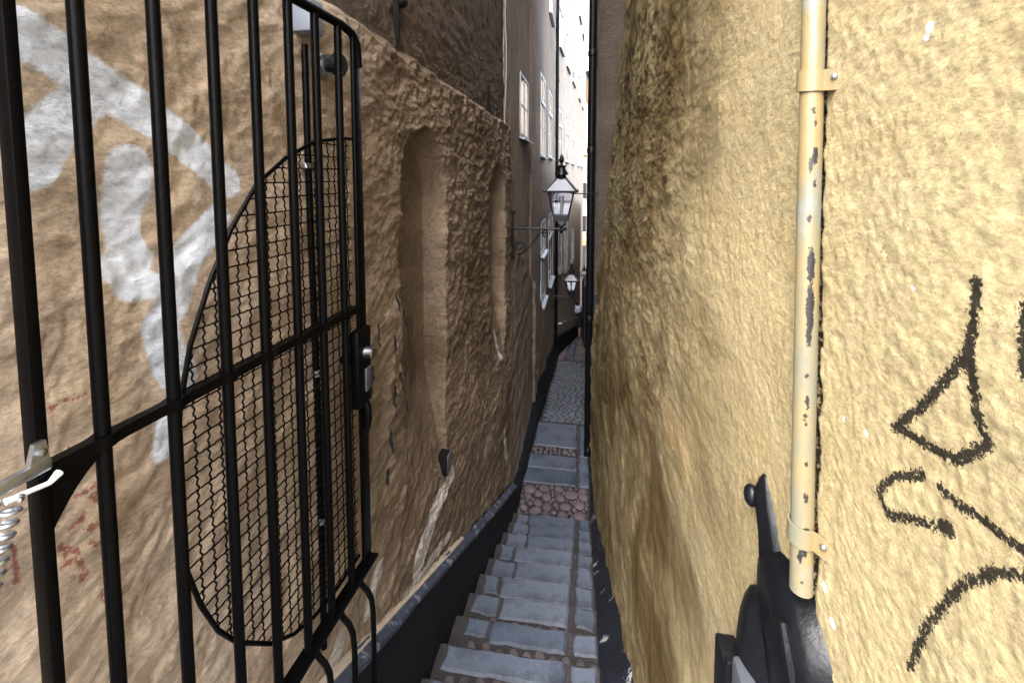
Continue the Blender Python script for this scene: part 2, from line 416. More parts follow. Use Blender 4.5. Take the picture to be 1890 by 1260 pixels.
# stair body: dark mortar bed, stepped
mb = MB(); prof = [(-.24, .10-.012)]
for k in range(-9, 9):
    yk, zk = D0+RUN*k, -.42*(D0+RUN*k)-.012
    prof += [(yk-.002, zk)] if k > -9 else []
    prof += [(yk, zk-RISE)]
prof += [(6.54, -2.034), (11.5, -3.135), (20.5, -5.715), (25, -6.512), (26, -6.512)]
xl, xr = -1.05, .62
vs = []
for y, z in prof: vs += [(xl, y, z), (xr, y, z)]
n = len(prof); mb.add(vs, [(2*i, 2*i+1, 2*i+3, 2*i+2) for i in range(n-1)])
steps = structure(build(mb, 'alley_steps', 'mortar', smooth=None))
mb = MB(); mb.add([(-30, -40, .088), (30, -40, .088), (30, -.24, .088), (-30, -.24, .088)], [(0, 1, 2, 3)])
structure(build(mb, 'upper_street', 'asphalt', smooth=None))
mb = MB(); mb.add([(-120, 26, -6.512), (120, 26, -6.512), (120, 220, -6.512), (-120, 220, -6.512)], [(0, 1, 2, 3)])
structure(build(mb, 'lower_street', 'asphalt', smooth=None))

def slab(x0, x1, y0, y1, z, th, mat, jit=.008, name='slab', seg=.05, slope=0.0, parent=steps):
    rr = random.Random(int((x0*917+y0*131)*1000) & 0xffff)
    o = []
    def side(a, b):
        L = math.hypot(b[0]-a[0], b[1]-a[1]); k = max(1, int(L/seg))
        for i in range(k):
            t = i/k; o.append((a[0]+(b[0]-a[0])*t+rr.uniform(-jit, jit), a[1]+(b[1]-a[1])*t+rr.uniform(-jit, jit)))
    side((x0, y0), (x1, y0)); side((x1, y0), (x1, y1)); side((x1, y1), (x0, y1)); side((x0, y1), (x0, y0))
    cx, cy = (x0+x1)/2, (y0+y1)/2; ins = .014; m = len(o)
    def zz(y): return z+slope*(y-cy)
    tilt = rr.uniform(-.006, .006)
    V = [(x-cx, y-cy, zz(y)-th-z) for x, y in o]+[(x-cx, y-cy, zz(y)-.013-z+tilt*(x-cx)) for x, y in o]
    V += [(x-cx-ins*(1 if x > cx else -1), y-cy-ins*(1 if y > cy else -1), zz(y)-z+rr.uniform(-.0015, .0015)+tilt*(x-cx)) for x, y in o]
    F = [(i, (i+1) % m, m+(i+1) % m, m+i) for i in range(m)]+[(m+i, m+(i+1) % m, 2*m+(i+1) % m, 2*m+i) for i in range(m)]+[tuple(range(2*m, 3*m))]
    q = MB().add(V, F); ob = link(name, q.mesh(name, mat, (0, 0, 0), 35), parent); ob.location = (cx, cy, z); return ob
cob_me = [MB().ball((0, 0, 0), (1, 1, 1), 2, .07, i).mesh('cobble', 'cobblestone', (0, 0, 0), 180) for i in range(5)]
def cobble(x, y, z, rx, ry, rz, parent=steps):
    o = link('cobble', random.choice(cob_me), parent); o.location = (x, y, z); o.scale = (rx, ry, rz); o.rotation_euler = (0, 0, random.uniform(0, 6)); return o
for k in range(-8, 9):
    y1 = D0+RUN*k; z = -.42*y1; L = plx(y1)+.035+random.uniform(0, .03); dep = random.uniform(.150, .178) if k > 2 else random.uniform(.128, .15)
    gx = -.045+.004*k; y0 = y1-dep
    cut = L+random.uniform(.10, .2)
    if 0 <= k and random.random() < .75:
        slab(L, cut-.008, y0+random.uniform(-.01, .02), y1-random.uniform(0, .012), z-.004, .11, 'granite', .011)
        slab(cut, gx-.022, y0, y1, z, .115, 'granite', .006)
    else: slab(L, gx-.022, y0, y1, z, .115, 'granite', .007)
    slab(gx-.017, gx+.012, y0, y1-.01, z-.012, .09, 'granite', .003, 'drain_stone')
    slab(gx+.018, .11, y0, y1-.004, z-.002, .115, 'granite', .010)
    if k <= 4:                                                   # small stones packed behind each granite edge
        x = L+.03
        while x < .09:
            r = random.uniform(.024, .042)
            cobble(x+r, y0-.035+random.uniform(-.012, .012), z-.020, r, random.uniform(.022, .032), .022); x += 2*r+random.uniform(.004, .02)
# landing: pink cobbles, slab, cobbles, slab
def cobble_field(x0, x1, y0, y1, zf, r0, r1, count, parent=steps, seen=()):
    pts = list(seen); count += len(pts); t = 0; n0 = len(pts)
    while len(pts) < count and t < 9000:
        t += 1; r = random.uniform(r0, r1); x = random.uniform(x0+r, x1-r); y = random.uniform(y0+r*.8, y1-r*.8)
        if all(math.hypot(x-a, y-b) > (r+c)*.93 for a, b, c in pts): pts.append((x, y, r))
    for x, y, r in pts[n0:]: cobble(x, y, zf(y)-.016, r, r*random.uniform(.70, .98), .036, parent)
    return pts
big = cobble_field(-.67, .11, 4.64, 5.17, lambda y: -2.018, .05, .08, 24); cobble_field(-.67, .11, 4.64, 5.17, lambda y: -2.024, .018, .040, 60, seen=big)
slab(-.67, -.035, 5.18, 5.46, -2.015, .1, 'granite', .008); slab(-.66, -.035, 5.47, 5.75, -2.016, .1, 'granite', .008)
slab(-.028, -.004, 5.18, 5.75, -2.026, .08, 'granite', .003, 'drain_stone'); slab(.002, .115, 5.18, 5.75, -2.016, .1, 'granite', .01)
cobble_field(-.63, -.035, 5.77, 5.93, lambda y: -2.02, .024, .045, 30)
slab(-.028, -.004, 5.76, 6.53, -2.026, .08, 'granite', .003, 'drain_stone'); slab(.002, .13, 5.76, 6.53, -2.016, .1, 'granite', .01)
slab(-.61, -.035, 5.945, 6.53, -2.015, .1, 'granite', .008)
# setts on the ramp
sett_me = []
for i in range(4):
    b = MB().box((0, 0, 0), (1, 1, 1)); rr = random.Random(i)
    b.v = [(x*(1-.16*(z > 0))+rr.uniform(-.05, .05), y*(1-.16*(z > 0))+rr.uniform(-.05, .05), z) for x, y, z in b.v]
    sett_me.append(b.mesh('sett', 'sett_stone', (0, 0, 0), None))
y = 6.60; row = 0; cnt = 0
ramp_ang = math.atan2(-1.10, 4.96)
while y < 11.45:
    x = -.575+(.05 if row % 2 else 0)+.01*math.sin(y*2)
    while x < .10:
        wx = random.uniform(.085, .125)
        if x+wx > .13: wx = .13-x
        if wx > .03:
            o = link('sett', random.choice(sett_me), steps); o.location = (x+wx/2, y+.05, gz(y+.05)-.045+random.uniform(-.006, .004)); cnt += 1
            o.scale = (wx-.012, .094, .1); o.rotation_euler = (ramp_ang+random.uniform(-.02, .02), random.uniform(-.03, .03), random.uniform(-.05, .05))
        x += wx
    y += .113; row += 1
# farther down: reddish slabs on the right, a runnel of rounded stones on the left
y = 11.6; k = 0
while y < 24.8:
    L = .75 if k % 3 else .95; z = gz(y+L/2)+.01
    slab(-.17+.006*(y-11), .22, y+.012, y+L-.012, z, .12, 'granite_pink', .008, seg=.12, slope=-.2)
    slab(-.60+.012*(y-11), -.44+.006*(y-11), y+.012, y+L-.012, z, .12, 'granite_pink', .008, seg=.12, slope=-.2)
    y += L; k += 1
mb = MB()
for i in range(230):
    y = 11.6+i*.055; c = -.31+.009*(y-11); x = c+random.uniform(-.09, .09)
    mb.ball((x, y, gz(y)-.012), (random.uniform(.035, .055), random.uniform(.03, .045), .03), 1, .06, i)
o = build(mb, 'runnel_stones', 'sett_stone', steps, 180); o['kind'] = 'stuff'

# ------------------------------------------------------------------ LEFT: near house
near = thing('plastered_house', 'tan plastered old house with blind niches and a ledge behind the iron gate', 'house', (-.9, -.4, 0))
def zled(y): return 2.243-.024*y
NICHE = [(1.985, 2.60, 1.88, .125), (3.74, 4.36, 1.74, .125)]
def niche_d(Y, Z, y0, y1, top, dep):
    c = (y0+y1)/2; hw = (y1-y0)/2; wob = .012*fbm(Y*5, Z*5, 31, 3)
    dy = np.abs(Y-c)-hw; zz = Z-(top-hw)
    d = np.where(zz > 0, np.hypot(Y-c, zz*1.0)-hw, dy)+wob
    e = sst(-d, -.003, .034)
    fade = sst(Z, -.08, .55)
    left = 1-(1-sst(Z, .45, 1.25))*(1-sst(Y, y0, y1-.08))*.8
    return dep*e*(.25+.75*fade)*left*sst(Z, -.12, .0)
def PITPTS():
    base = [(1.752, .964), (1.892, .877), (2.266, .851), (2.315, .705), (1.894, .663), (2.108, .477), (1.969, .679), (2.393, .567), (1.847, .449), (2.111, .192), (2.245, .907), (1.955, 1.045), (2.021, .097), (1.814, .306), (1.70, .80), (2.30, .78), (1.89, .60), (2.36, .80), (2.02, .83)]
    r = random.Random(3)
    return [(y, z, r.uniform(.005, .012), r.uniform(.02, .06)) for y, z in base]
PITS = PITPTS()
def pit_d(Y, Z):
    d = np.full(Y.shape, 9.)
    for y, z, a, b in PITS:
        s = (Z-z)*.15
        d = np.minimum(d, (np.hypot((Y-y+s)/a, (Z-z)/b)-1)*a)
    return d
PATCHES = [([(2.66, -.24), (2.5, -.26)], .04), ([(2.5, -.26), (2.3, -.295)], .06), ([(2.3, -.295), (2.10, -.335)], .075), ([(4.10, .17), (4.10, .05), (4.16, -.10)], .035), ([(1.70, -.02), (1.62, -.12)], .03), ([(1.9, -.37), (2.3, -.5), (2.62, -.62)], .022), ([(1.42, -.05), (1.30, -.14)], .03), ([(4.3, -.9), (4.5, -1.35)], .03)]
def patch_d(Y, Z):
    d = np.full(Y.shape, 9.)
    for p, wd in PATCHES: d = np.minimum(d, seg_dist(Y, Z, p)-wd)
    return d
WHITE = [([(.47, 1.93), (.597, 1.861), (.668, 1.829), (.807, 1.756), (.902, 1.696), (1.004, 1.617)], .031), ([(.725, 1.79), (.646, 1.716), (.608, 1.643)], .027),
         ([(.765, 1.645), (.758, 1.572), (.763, 1.476)], .036), ([(.722, 1.462), (.749, 1.415), (.786, 1.41)], .018),
         ([(.965, 1.528), (.882, 1.455), (.845, 1.379), (.799, 1.322), (.812, 1.248), (.84, 1.188)], .028), ([(.803, 1.125), (.791, 1.06)], .013)]
def white_d(Y, Z):
    d = np.full(Y.shape, 9.)
    for p, wd in WHITE: d = np.minimum(d, seg_dist(Y, Z, p)-wd-.004)
    hole = np.hypot((Y-.806)/.42, (Z-1.525))-.058      # gap inside the loop
    return np.maximum(d, -hole)
def reds():
    r = random.Random(5); out = [[(.595, 1.238), (.62, 1.25), (.66, 1.244)], [(.548, 1.05), (.552, .985)], [(.664, .862), (.675, .83), (.69, .795)]]
    for c in [(.63, 1.10), (.65, 1.07), (.64, 1.03), (.665, 1.04), (.63, .985), (.655, .985), (.625, .94), (.65, .93), (.67, .965), (.58, 1.09), (.61, 1.14), (.645, 1.14)]:
        p = [(c[0]+r.uniform(-.02, .02), c[1]+r.uniform(-.02, .02)) for _ in range(3)]; out.append(p)
    return out
REDS = reds()
def red_d(Y, Z):
    d = np.full(Y.shape, 9.)
    for p in REDS: d = np.minimum(d, seg_dist(Y, Z, p)-.0022)
    return d
def XL(Y, Z):
    X = -.90+.035*Y
    a, b = math.cos(.55), math.sin(.55); u, v = Y*a+Z*b, -Y*b+Z*a
    wx = .25*fbm(Y*2.1, Z*2.1, 3, 3)
    n = .016*fbm(Y*1.3, Z*1.3, 1, 3) + .009*fbm(Y*5+wx*4, Z*5, 5, 4)
    rough = .35+.65*sst(Y, 1.1, 2.2)
    n = n + rough*.0070*ridged(Y*4.2+wx*3, Z*7, 9, 4)*(.6+.6*gnoise(Y*2, Z*2, 14))
    n = n + .0024*fbm(u*7, v*22, 21, 3)             # trowel sweeps
    n = n + (.0022+.0062*sst(Y, 1.2, 2.2))*fbm(Y*11, Z*19, 25, 4, .68)
    s = sst(Z-zled(Y)+.02*fbm(Y*6, Z*2, 33, 3), -.012, .05)
    lower = 1-s; nd_ = 0
    for p in NICHE: nd_ = nd_+niche_d(Y, Z, *p)
    calm = 1-.75*np.clip(nd_/.08, 0, 1)
    X = X + n*(lower*calm+.55*s) - .075*s - nd_*lower
    X = X + .005*(1-sst(patch_d(Y, Z), -.02, .012))
    X = X - .006*(1-sst(pit_d(Y, Z), -.004, .003))
    return X
ys = np.array(list(np.arange(-.3, .36, .04))+steps_axis(.38, 4.66, .0045, .010))
zs = np.array(list(np.arange(-2.2, -.45, .014))+steps_axis(-.45, 2.36, .0075, .0075)+steps_axis(2.40, 3.7, .012, .05)+list(np.arange(3.8, 11.3, .35)))
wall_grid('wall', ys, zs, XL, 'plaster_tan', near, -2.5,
          {'upper': lambda Y, Z: sst(Z-zled(Y)+.015*fbm(Y*9, Z*5, 44, 3), -.005, .02), 'patch': patch_d, 'white': white_d, 'red': red_d, 'pit': pit_d, 'depth_brown': lambda Y, Z: sst(Y+.2*fbm(Y*3, Z*1.5, 133, 3), 1.15, 1.9)})
def ribbon(ys, section, name, mat, parent, smooth=35):
    """sweep a list of (x, z) functions along y"""
    q = MB(); m = None; vs = []
    for y in ys:
        s = section(y); m = len(s); vs += [(a, y, b) for a, b in s]
    fs = []
    for i in range(len(ys)-1):
        for k in range(m): fs.append((i*m+k, i*m+(k+1) % m, (i+1)*m+(k+1) % m, (i+1)*m+k))
    fs += [tuple(range(m))[::-1], tuple((len(ys)-1)*m+k for k in range(m))]
    q.add(vs, fs); return build(q, name, mat, parent, smooth)
def wob(y, s, a): return a*float(fbm(np.array([y*3.0]), np.array([s*1.7]), s, 3)[0])
def pltop(y): return min(.6, max(.543-.486*y, gz(y)+.12))
def plsec(y):
    f = plx(y); t = pltop(y); w_ = wob(y, 2, .012); g = gz(y)-.5
    return [(f-.3, g), (f+wob(y, 3, .008), g), (f+wob(y, 3, .008), t-.10), (f-.012+wob(y, 4, .008), t-.02+w_), (f-.055, t+.012+w_), (f-.3, t+.02)]
ribbon(list(np.arange(-.3, 4.74, .04)), plsec, 'plinth', 'plinth_paint', near)
def capsec(y):
    f = plx(y); t = pltop(y); w_ = wob(y, 2, .012)
    return [(f-.056, t-.02+w_), (f-.004+wob(y, 4, .008), t-.030+w_), (f-.006+wob(y, 4, .008), t-.010+w_+wob(y*4, 8, .006)), (f-.050, t+.020+w_+wob(y*4, 9, .006))]
ribbon(list(np.arange(-.29, 4.73, .025)), capsec, 'plinth_cap', 'plinth_cap_paint', near)
def flsec(y):
    f = plx(y)-.046; t = pltop(y)+.016; w_ = wob(y, 6, .004)
    return [(f-.03, t-.004), (f+.010, t-.006+w_), (f+.012, t+.006+w_), (f-.03, t+.02+w_)]
ribbon(list(np.arange(.5, 2.85, .03)), flsec, 'flashing', 'pale_strip', near)

# ------------------------------------------------------------------ LEFT: second house with windows
WIN2 = [(5.77, 6.56, 2.14, 2.95, 'a'), (7.93, 8.80, 2.0, 3.42, 'b'), (9.49, 10.45, 2.04, 3.42, 'b'), (9.55, 10.43, 4.98, 6.4, 'b'), (8.0, 8.75, 5.0, 6.4, 'b'), (8.10, 8.93, .20, .80, 'c'), (8.13, 8.95, -.73, .10, 'c'), (9.72, 10.82, -.74, .80, 'b'), (5.77, 6.5, 5.0, 6.3, 'b')]
second = thing('window_house', 'brown grey house with tall white windows beyond the ledge on the left', 'house', (-.85, 4.66, -2))
def X2b(Y): return -.86+.0125*Y+.035*sst(Y, 6.66, 6.70)
def X2(Y, Z):
    X = X2b(Y)+.010*fbm(Y*1.5, Z*1.2, 51, 4)+.004*fbm(Y*9, Z*9, 55, 3)
    line = 1.28-(Y-4.66)*.60+.05*fbm(Y*3, Z*3, 57, 3)            # rough thick render below a slanting edge
    low = (1-sst(Z-line, -.03, .03))*(1-sst(Y, 8.3, 9.2))
    X = X+low*(.055+.012*fbm(Y*6, Z*6, 61, 4)+.006*ridged(Y*12, Z*9, 63, 3))
    for a, b, c, d, k in WIN2:
        X = X-.10*((Y > a-.005) & (Y < b+.005) & (Z > c-.005) & (Z < d+.005))
    return X
ys = np.array(steps_axis(4.66, 12.15, .022, .055)); zs = np.array(list(np.arange(-3.8, 3.8, .035))+list(np.arange(3.9, 11.3, .1)))
wall_grid('wall', ys, zs, X2, 'plaster_greybrown', second, -2.5)
ribbon(list(np.arange(4.745, 12.1, .1)), lambda y: [(plx(y)-.4, gz(y)-.6), (plx(y)+wob(y, 3, .015), gz(y)-.6), (plx(y)-.01+wob(y, 3, .012), gz(y)+.10+.22*float(sst(y, 6.2, 7.5))), (plx(y)-.09, gz(y)+.16+.30*float(sst(y, 6.2, 7.5))), (plx(y)-.4, gz(y)+.2+.3*float(sst(y, 6.2, 7.5)))], 'plinth', 'plinth_paint', second)
def wbox(mb, Xf, y0, y1, z0, z1, o0, o1):
    a, b = float(Xf(np.array(y0))), float(Xf(np.array(y1)))
    mb.hexa([(a+o0, y0, z0), (a+o1, y0, z0), (b+o1, y1, z0), (b+o0, y1, z0), (a+o0, y0, z1), (a+o1, y0, z1), (b+o1, y1, z1), (b+o0, y1, z1)])
def window(parent, Xf, y0, y1, z0, z1, rows, cols, transom=None, sill='tin', depth=.0, fr=.045, sillout=.07):
    m = MB(); f = fr
    wbox(m, Xf, y0, y0+f, z0, z1, -.06, .008); wbox(m, Xf, y1-f, y1, z0, z1, -.06, .008)
    wbox(m, Xf, y0+f, y1-f, z0, z0+f, -.06, .006); wbox(m, Xf, y0+f, y1-f, z1-f, z1, -.06, .006)
    ya = [y0+f+(y1-y0-2*f)*i/cols for i in range(cols+1)]
    for q in ya[1:-1]: wbox(m, Xf, q-.022, q+.022, z0+f, z1-f, -.05, .007)
    za = [z0+f, z1-f]
    if transom: za = [z0+f, transom, z1-f]; wbox(m, Xf, y0+f, y1-f, transom-.035, transom+.035, -.05, .016)
    bars = []
    for a, b in zip(za[:-1], za[1:]):
        k = max(1, round((b-a)/.42)) if rows is None else rows
        bars.append([a+(b-a)*i/k for i in range(k+1)])
        for q in bars[-1][1:-1]: wbox(m, Xf, y0+f, y1-f, q-.010, q+.010, -.03, .004)
    fo = build(m, 'window', 'window_paint', parent, None)
    for g in bars:
        for a, b in zip(g[:-1], g[1:]):
            for i in range(cols):
                p = MB(); wbox(p, Xf, ya[i]+.004, ya[i+1]-.004, a+.003, b-.003, -.006, -.001); build(p, 'pane', 'window_glass', fo, None)
    if sill:
        s = MB(); a, b = float(Xf(np.array(y0-.04))), float(Xf(np.array(y1+.04)))
        s.hexa([(a-.02, y0-.04, z0-.03), (a+sillout, y0-.04, z0-.05), (b+sillout, y1+.04, z0-.05), (b-.02, y1+.04, z0-.03), (a-.02, y0-.04, z0-.005), (a+sillout, y0-.04, z0-.03), (b+sillout, y1+.04, z0-.03), (b-.02, y1+.04, z0-.005)])
        build(s, 'sill', sill, fo, None)
    return fo
for a, b, c, d, k in WIN2:
    if k == 'a': window(second, X2b, a, b, c, d, 2, 2)
    elif k == 'b': window(second, X2b, a, b, c, d, 1 if c < 0 else None, 2, c+(d-c)*.66)
    else: window(second, X2b, a, b, c, d, 1, 2)

# ------------------------------------------------------------------ LEFT: far pale house, turned a little across the alley
far = thing('pale_house', 'tall pale beige house with rows of narrow windows in the bright gap', 'house', (-.7, 12.15, -3.2))
def X3b(Y): return -1.35+.054*Y
WIN3 = []
for a, b in [(12.72, 13.68), (14.9, 16.05), (17.4, 18.6), (21.0, 22.2), (23.6, 24.8)]:
    for c, d in [(2.1, 3.5), (5.15, 6.75), (8.75, 10.2)]: WIN3.append((a, b, c, d))
for a, b, c, d in [(12.9, 13.85, -1.15, .05), (14.75, 15.8, -1.5, .1), (17.5, 18.9, -1.75, -.5)]: WIN3.append((a, b, c, d))
def X3(Y, Z):
    X = X3b(Y)+.008*fbm(Y*1.2, Z*1.2, 71, 3)
    for a, b, c, d in WIN3: X = X-.10*((Y > a-.01) & (Y < b+.01) & (Z > c-.01) & (Z < d+.01))
    return X
wall_grid('wall', np.arange(12.16, 26.01, .06), np.arange(-6.8, 13.0, .06), X3, 'plaster_beige', far, -4.0)
ribbon(list(np.arange(12.2, 26, .3)), lambda y: [(X3b(y)-.4, gz(y)-.8), (X3b(y)+.07, gz(y)-.8), (X3b(y)+.06, gz(y)+.55), (X3b(y)-.02, gz(y)+.6), (X3b(y)-.4, gz(y)+.6)], 'plinth', 'plinth_paint', far)
for a, b, c, d in WIN3: window(far, X3b, a, b, c, d, None if c > 0 else 2, 2, c+(d-c)*.68 if c > 0 else None, sill='roof_tin', fr=.06)
# handrail fixed along its foot
q = MB(); q.tube([(X3b(y)+.13, y, gz(y)+.95) for y in np.arange(12.6, 20, .5)], .02, 6)
for y in (12.7, 15, 17.4, 19.4): q.tube([(X3b(y)-.01, y, gz(y)+.93), (X3b(y)+.13, y, gz(y)+.93)], .012, 6)
tag(build(q, 'handrail', 'zinc', None), 'pale metal handrail sloping down along the far left wall', 'handrail')

# ------------------------------------------------------------------ RIGHT: yellow house
yel = thing('yellow_house', 'old yellow ochre plastered house filling the right side with black graffiti', 'house', (.35, -.4, 0))
BLACK = [([(.432, 1.542), (.432, 1.505), (.435, 1.48), (.471, 1.421), (.516, 1.366)], .0042), ([(.435, 1.484), (.427, 1.45), (.42, 1.421), (.412, 1.412), (.438, 1.381), (.48, 1.373), (.512, 1.370)], .0040),
         ([(.477, 1.342), (.512, 1.316), (.534, 1.285), (.516, 1.27), (.487, 1.29), (.446, 1.312)], .0036), ([(.450, 1.311), (.443, 1.314)], .0062), ([(.455, 1.344), (.435, 1.344), (.404, 1.348), (.378, 1.35), (.363, 1.353)], .0034),
         ([(.478, 1.140), (.462, 1.195), (.443, 1.240), (.428, 1.272), (.412, 1.296), (.396, 1.316), (.376, 1.332)], .0030), ([(.392, 1.534), (.391, 1.51), (.387, 1.478)], .003)]
def black_d(Y, Z):
    d = np.full(Y.shape, 9.)
    for p, wd in BLACK: d = np.minimum(d, seg_dist(Y, Z, p)-wd)
    return d
PIPE = [(.690, 2.6), (.676, 1.878), (.664, 1.572), (.650, 1.258), (.640, 1.065)]
def pipe_y(z): return np.interp(z, [p[1] for p in PIPE[::-1]], [p[0] for p in PIPE[::-1]])
def crack_d(Y, Z):
    c = pipe_y(Z)+.009
    d = np.abs(Y-c)-.0075-.007*gnoise(Z*14, Z*0+3.3, 81)-.005*gnoise(Z*45, Z*0+1.3, 83)
    return np.where(Z > 1.0, d, 9.)
def thin_d(Y, Z): return np.minimum(seg_dist(Y, Z, [(.571, 1.60), (.569, 1.484), (.573, 1.394)]), seg_dist(Y, Z, [(.548, 1.57), (.535, 1.48)]))
def fleck_d(Y, Z):
    d = np.full(Y.shape, 9.)
    for a, b, r in [(.499, 1.771, .0045), (.502, 1.763, .003), (.557, 1.337, .003), (.50, 1.52, .002), (.60, 1.33, .003), (.62, 1.09, .006), (.60, 1.06, .005), (1.35, 1.40, .006)]: d = np.minimum(d, np.hypot(Y-a, Z-b)-r)
    return d
def XR(Y, Z):
    X = XRb(Y)+.085*sst(Y, 1.0, 5.45)*np.maximum(0, Z+.45)
    wx = .3*fbm(Y*2, Z*2, 91, 3); g = sst(Y, .6, 2.2)
    n = .014*fbm(Y*1.4, Z*.9, 93, 4)*(.25+.75*g)+(.0022+.0035*g)*fbm(Y*6+wx, Z*4, 95, 4)
    n = n+.0065*g*ridged(Y*2.6+wx, Z*5, 97, 4)+.0060*g*fbm(Y*8, Z*17, 111, 4, .65)+.0009*fbm(Y*40, Z*40, 99, 3)+.0011*fbm(Y*95, Z*95, 103, 2)
    n = n+.02*sst(Y, 4.6, 5.4)*fbm(Y*7, Z*3, 105, 3)
    n = n-.004*(np.maximum(0, 1-np.abs(np.mod(Y*.9+.12*Z+.1*gnoise(Z*1.5, Y*.5, 107), .31)-.15)/.012))*g*.5*sst(gnoise(Y*2, Z*1.1, 108), 0, .4)
    X = X-n
    X = X+.020*(1-sst(crack_d(Y, Z), -.004, .003))
    return X
ys = np.array(list(np.arange(-.3, .34, .04))+steps_axis(.36, 5.45, .0032, .013))
zs = np.array(list(np.arange(-2.4, .6, .016))+steps_axis(.6, 2.15, .0042, .0055)+steps_axis(2.16, 4.0, .008, .03)+list(np.arange(4.1, 10.4, .3)))
wall_grid('wall', ys, zs, XR, 'plaster_yellow', yel, 2.5, {'black': black_d, 'crack': crack_d, 'thin': thin_d, 'fleck': fleck_d, 'depth_brown': lambda Y, Z: sst(Y+.35*fbm(Y*1.5, Z*1.6, 131, 4), .62, 1.55)})
def kbsec(y):
    g = gz(y); X = XRb(y)
    return [(X+.2, g-.5), (.118+wob(y, 11, .006), g-.5), (.118+wob(y, 11, .006), g+.015), (X-.03+wob(y, 12, .010), g+.085+wob(y, 13, .02)), (X+.0, g+.115+wob(y, 13, .025)), (X+.2, g+.12)]
ribbon(list(np.arange(-.3, 5.6, .03)), kbsec, 'kerb', 'kerb_paint', yel)

# ------------------------------------------------------------------ RIGHT: dark house behind, its corner sticks out
dark = thing('dark_house', 'dark grey brown house corner behind the black downpipe on the right', 'house', (.5, 5.5, -2))
mb = MB(); ns, nz = 46, 130
def ret(s, z):      # return wall from (.86,5.40) to the corner (.125,5.98), then along the alley
    x = .86+(.128-.86)*s; y = 5.40+.58*s; d = .012*float(fbm(np.array([s*6.]), np.array([z*1.4]), 121, 4)[0])
    return (x+d*.6, y-d, z)
TOP = 10.5
vs = []
for i in range(ns+1):
    for j in range(nz+1): vs.append(ret(i/ns, -2.4+(TOP+2.4)*(j/nz)**1.35))
fs = [(i*(nz+1)+j, (i+1)*(nz+1)+j, (i+1)*(nz+1)+j+1, i*(nz+1)+j+1) for i in range(ns) for j in range(nz)]
mb.add(vs, fs); mb.add([(.128, 5.98, -2.4), (.15, 8.6, -3.2), (.15, 8.6, TOP), (.128, 5.98, TOP), (3.5, 5.40, TOP), (3.5, 8.6, TOP), (.86, 5.40, TOP), (3.5, 5.4, -2.4), (3.5, 8.6, -3.2), (.86, 5.40, -2.4)],
       [(0, 1, 2, 3), (6, 3, 2, 5, 4), (1, 8, 5, 2), (9, 6, 4, 7)])
build(mb, 'wall', 'plaster_brown', dark, 60)
q = MB(); q.hexa([(.118, 5.99, -3.6), (.118, 8.6, -3.6), (.05, 8.6, -3.6), (.07, 5.99, -3.6), (.118, 5.99, -1.5), (.118, 8.6, -2.0), (.05, 8.6, -2.0), (.07, 5.99, -1.5)])
# low house farther down the right side
low = thing('low_house', 'low dark house on the right beyond the downpipe', 'house', (.2, 8.6, -4))
mb = MB(); mb.hexa([(.155, 8.61, -7), (3.6, 8.61, -7), (3.6, 24.0, -7), (.27, 24.0, -7), (.155, 8.61, 2.2), (3.6, 8.61, 2.2), (3.6, 24.0, .2), (.27, 24.0, .2)]); build(mb, 'wall', 'plaster_greybrown', low, None)
mb = MB(); mb.hexa([(.10, 15.0, -7), (.26, 15.0, -7), (.30, 23.95, -7), (.03, 23.95, -7), (.10, 15.0, -2.0), (.26, 15.0, -2.0), (.30, 23.95, -3.2), (.03, 23.95, -3.2)]); build(mb, 'base_course', 'dark_paint', low, None)
mb = MB(); mb.hexa([(.12, 8.62, 2.2), (3.7, 8.62, 2.9), (3.7, 24.05, .9), (.22, 24.05, .2), (.12, 8.62, 2.28), (3.7, 8.62, 3.0), (3.7, 24.05, 1.0), (.22, 24.05, .28)]); build(mb, 'roof', 'roof_tin', low, None)
# house at the end on the right, a sliver of orange
org = thing('corner_house', 'sliver of a pale house with an orange top storey beside the corner downpipe', 'house', (.3, 26, -6.5))
mb = MB(); mb.hexa([(.27, 26.5, -6.6), (5, 26.5, -6.6), (5, 36, -6.6), (.34, 36, -6.6), (.27, 26.5, 7.2), (5, 26.5, 7.2), (5, 36, 7.2), (.34, 36, 7.2)]); build(mb, 'wall', 'plaster_beige', org, None)
mb = MB(); mb.hexa([(.235, 26.52, 6.0), (.30, 26.52, 6.0), (.36, 36.02, 6.0), (.30, 36.02, 6.0), (.235, 26.52, 7.19), (.30, 26.52, 7.19), (.36, 36.02, 7.19), (.30, 36.02, 7.19)]); build(mb, 'top_storey', 'plaster_orange', org, None)
mb = MB(); mb.hexa([(.18, 26.4, 7.2), (5.1, 26.4, 7.2), (5.1, 36.1, 7.2), (.24, 36.1, 7.2), (.10, 26.3, 7.5), (5.2, 26.3, 7.5), (5.2, 36.2, 7.5), (.16, 36.2, 7.5)]); build(mb, 'cornice', 'dark_paint', org, None)
for z in (-3.0, 1.2, 4.4):
    mb = MB(); mb.box((.29, 28.2, z+.7), (.06, 1.0, 1.5)); f = build(mb, 'window', 'window_paint', org, None)
    mb = MB(); mb.box((.256, 28.2, z+.7), (.012, .84, 1.34)); build(mb, 'pane', 'window_glass', f, None)
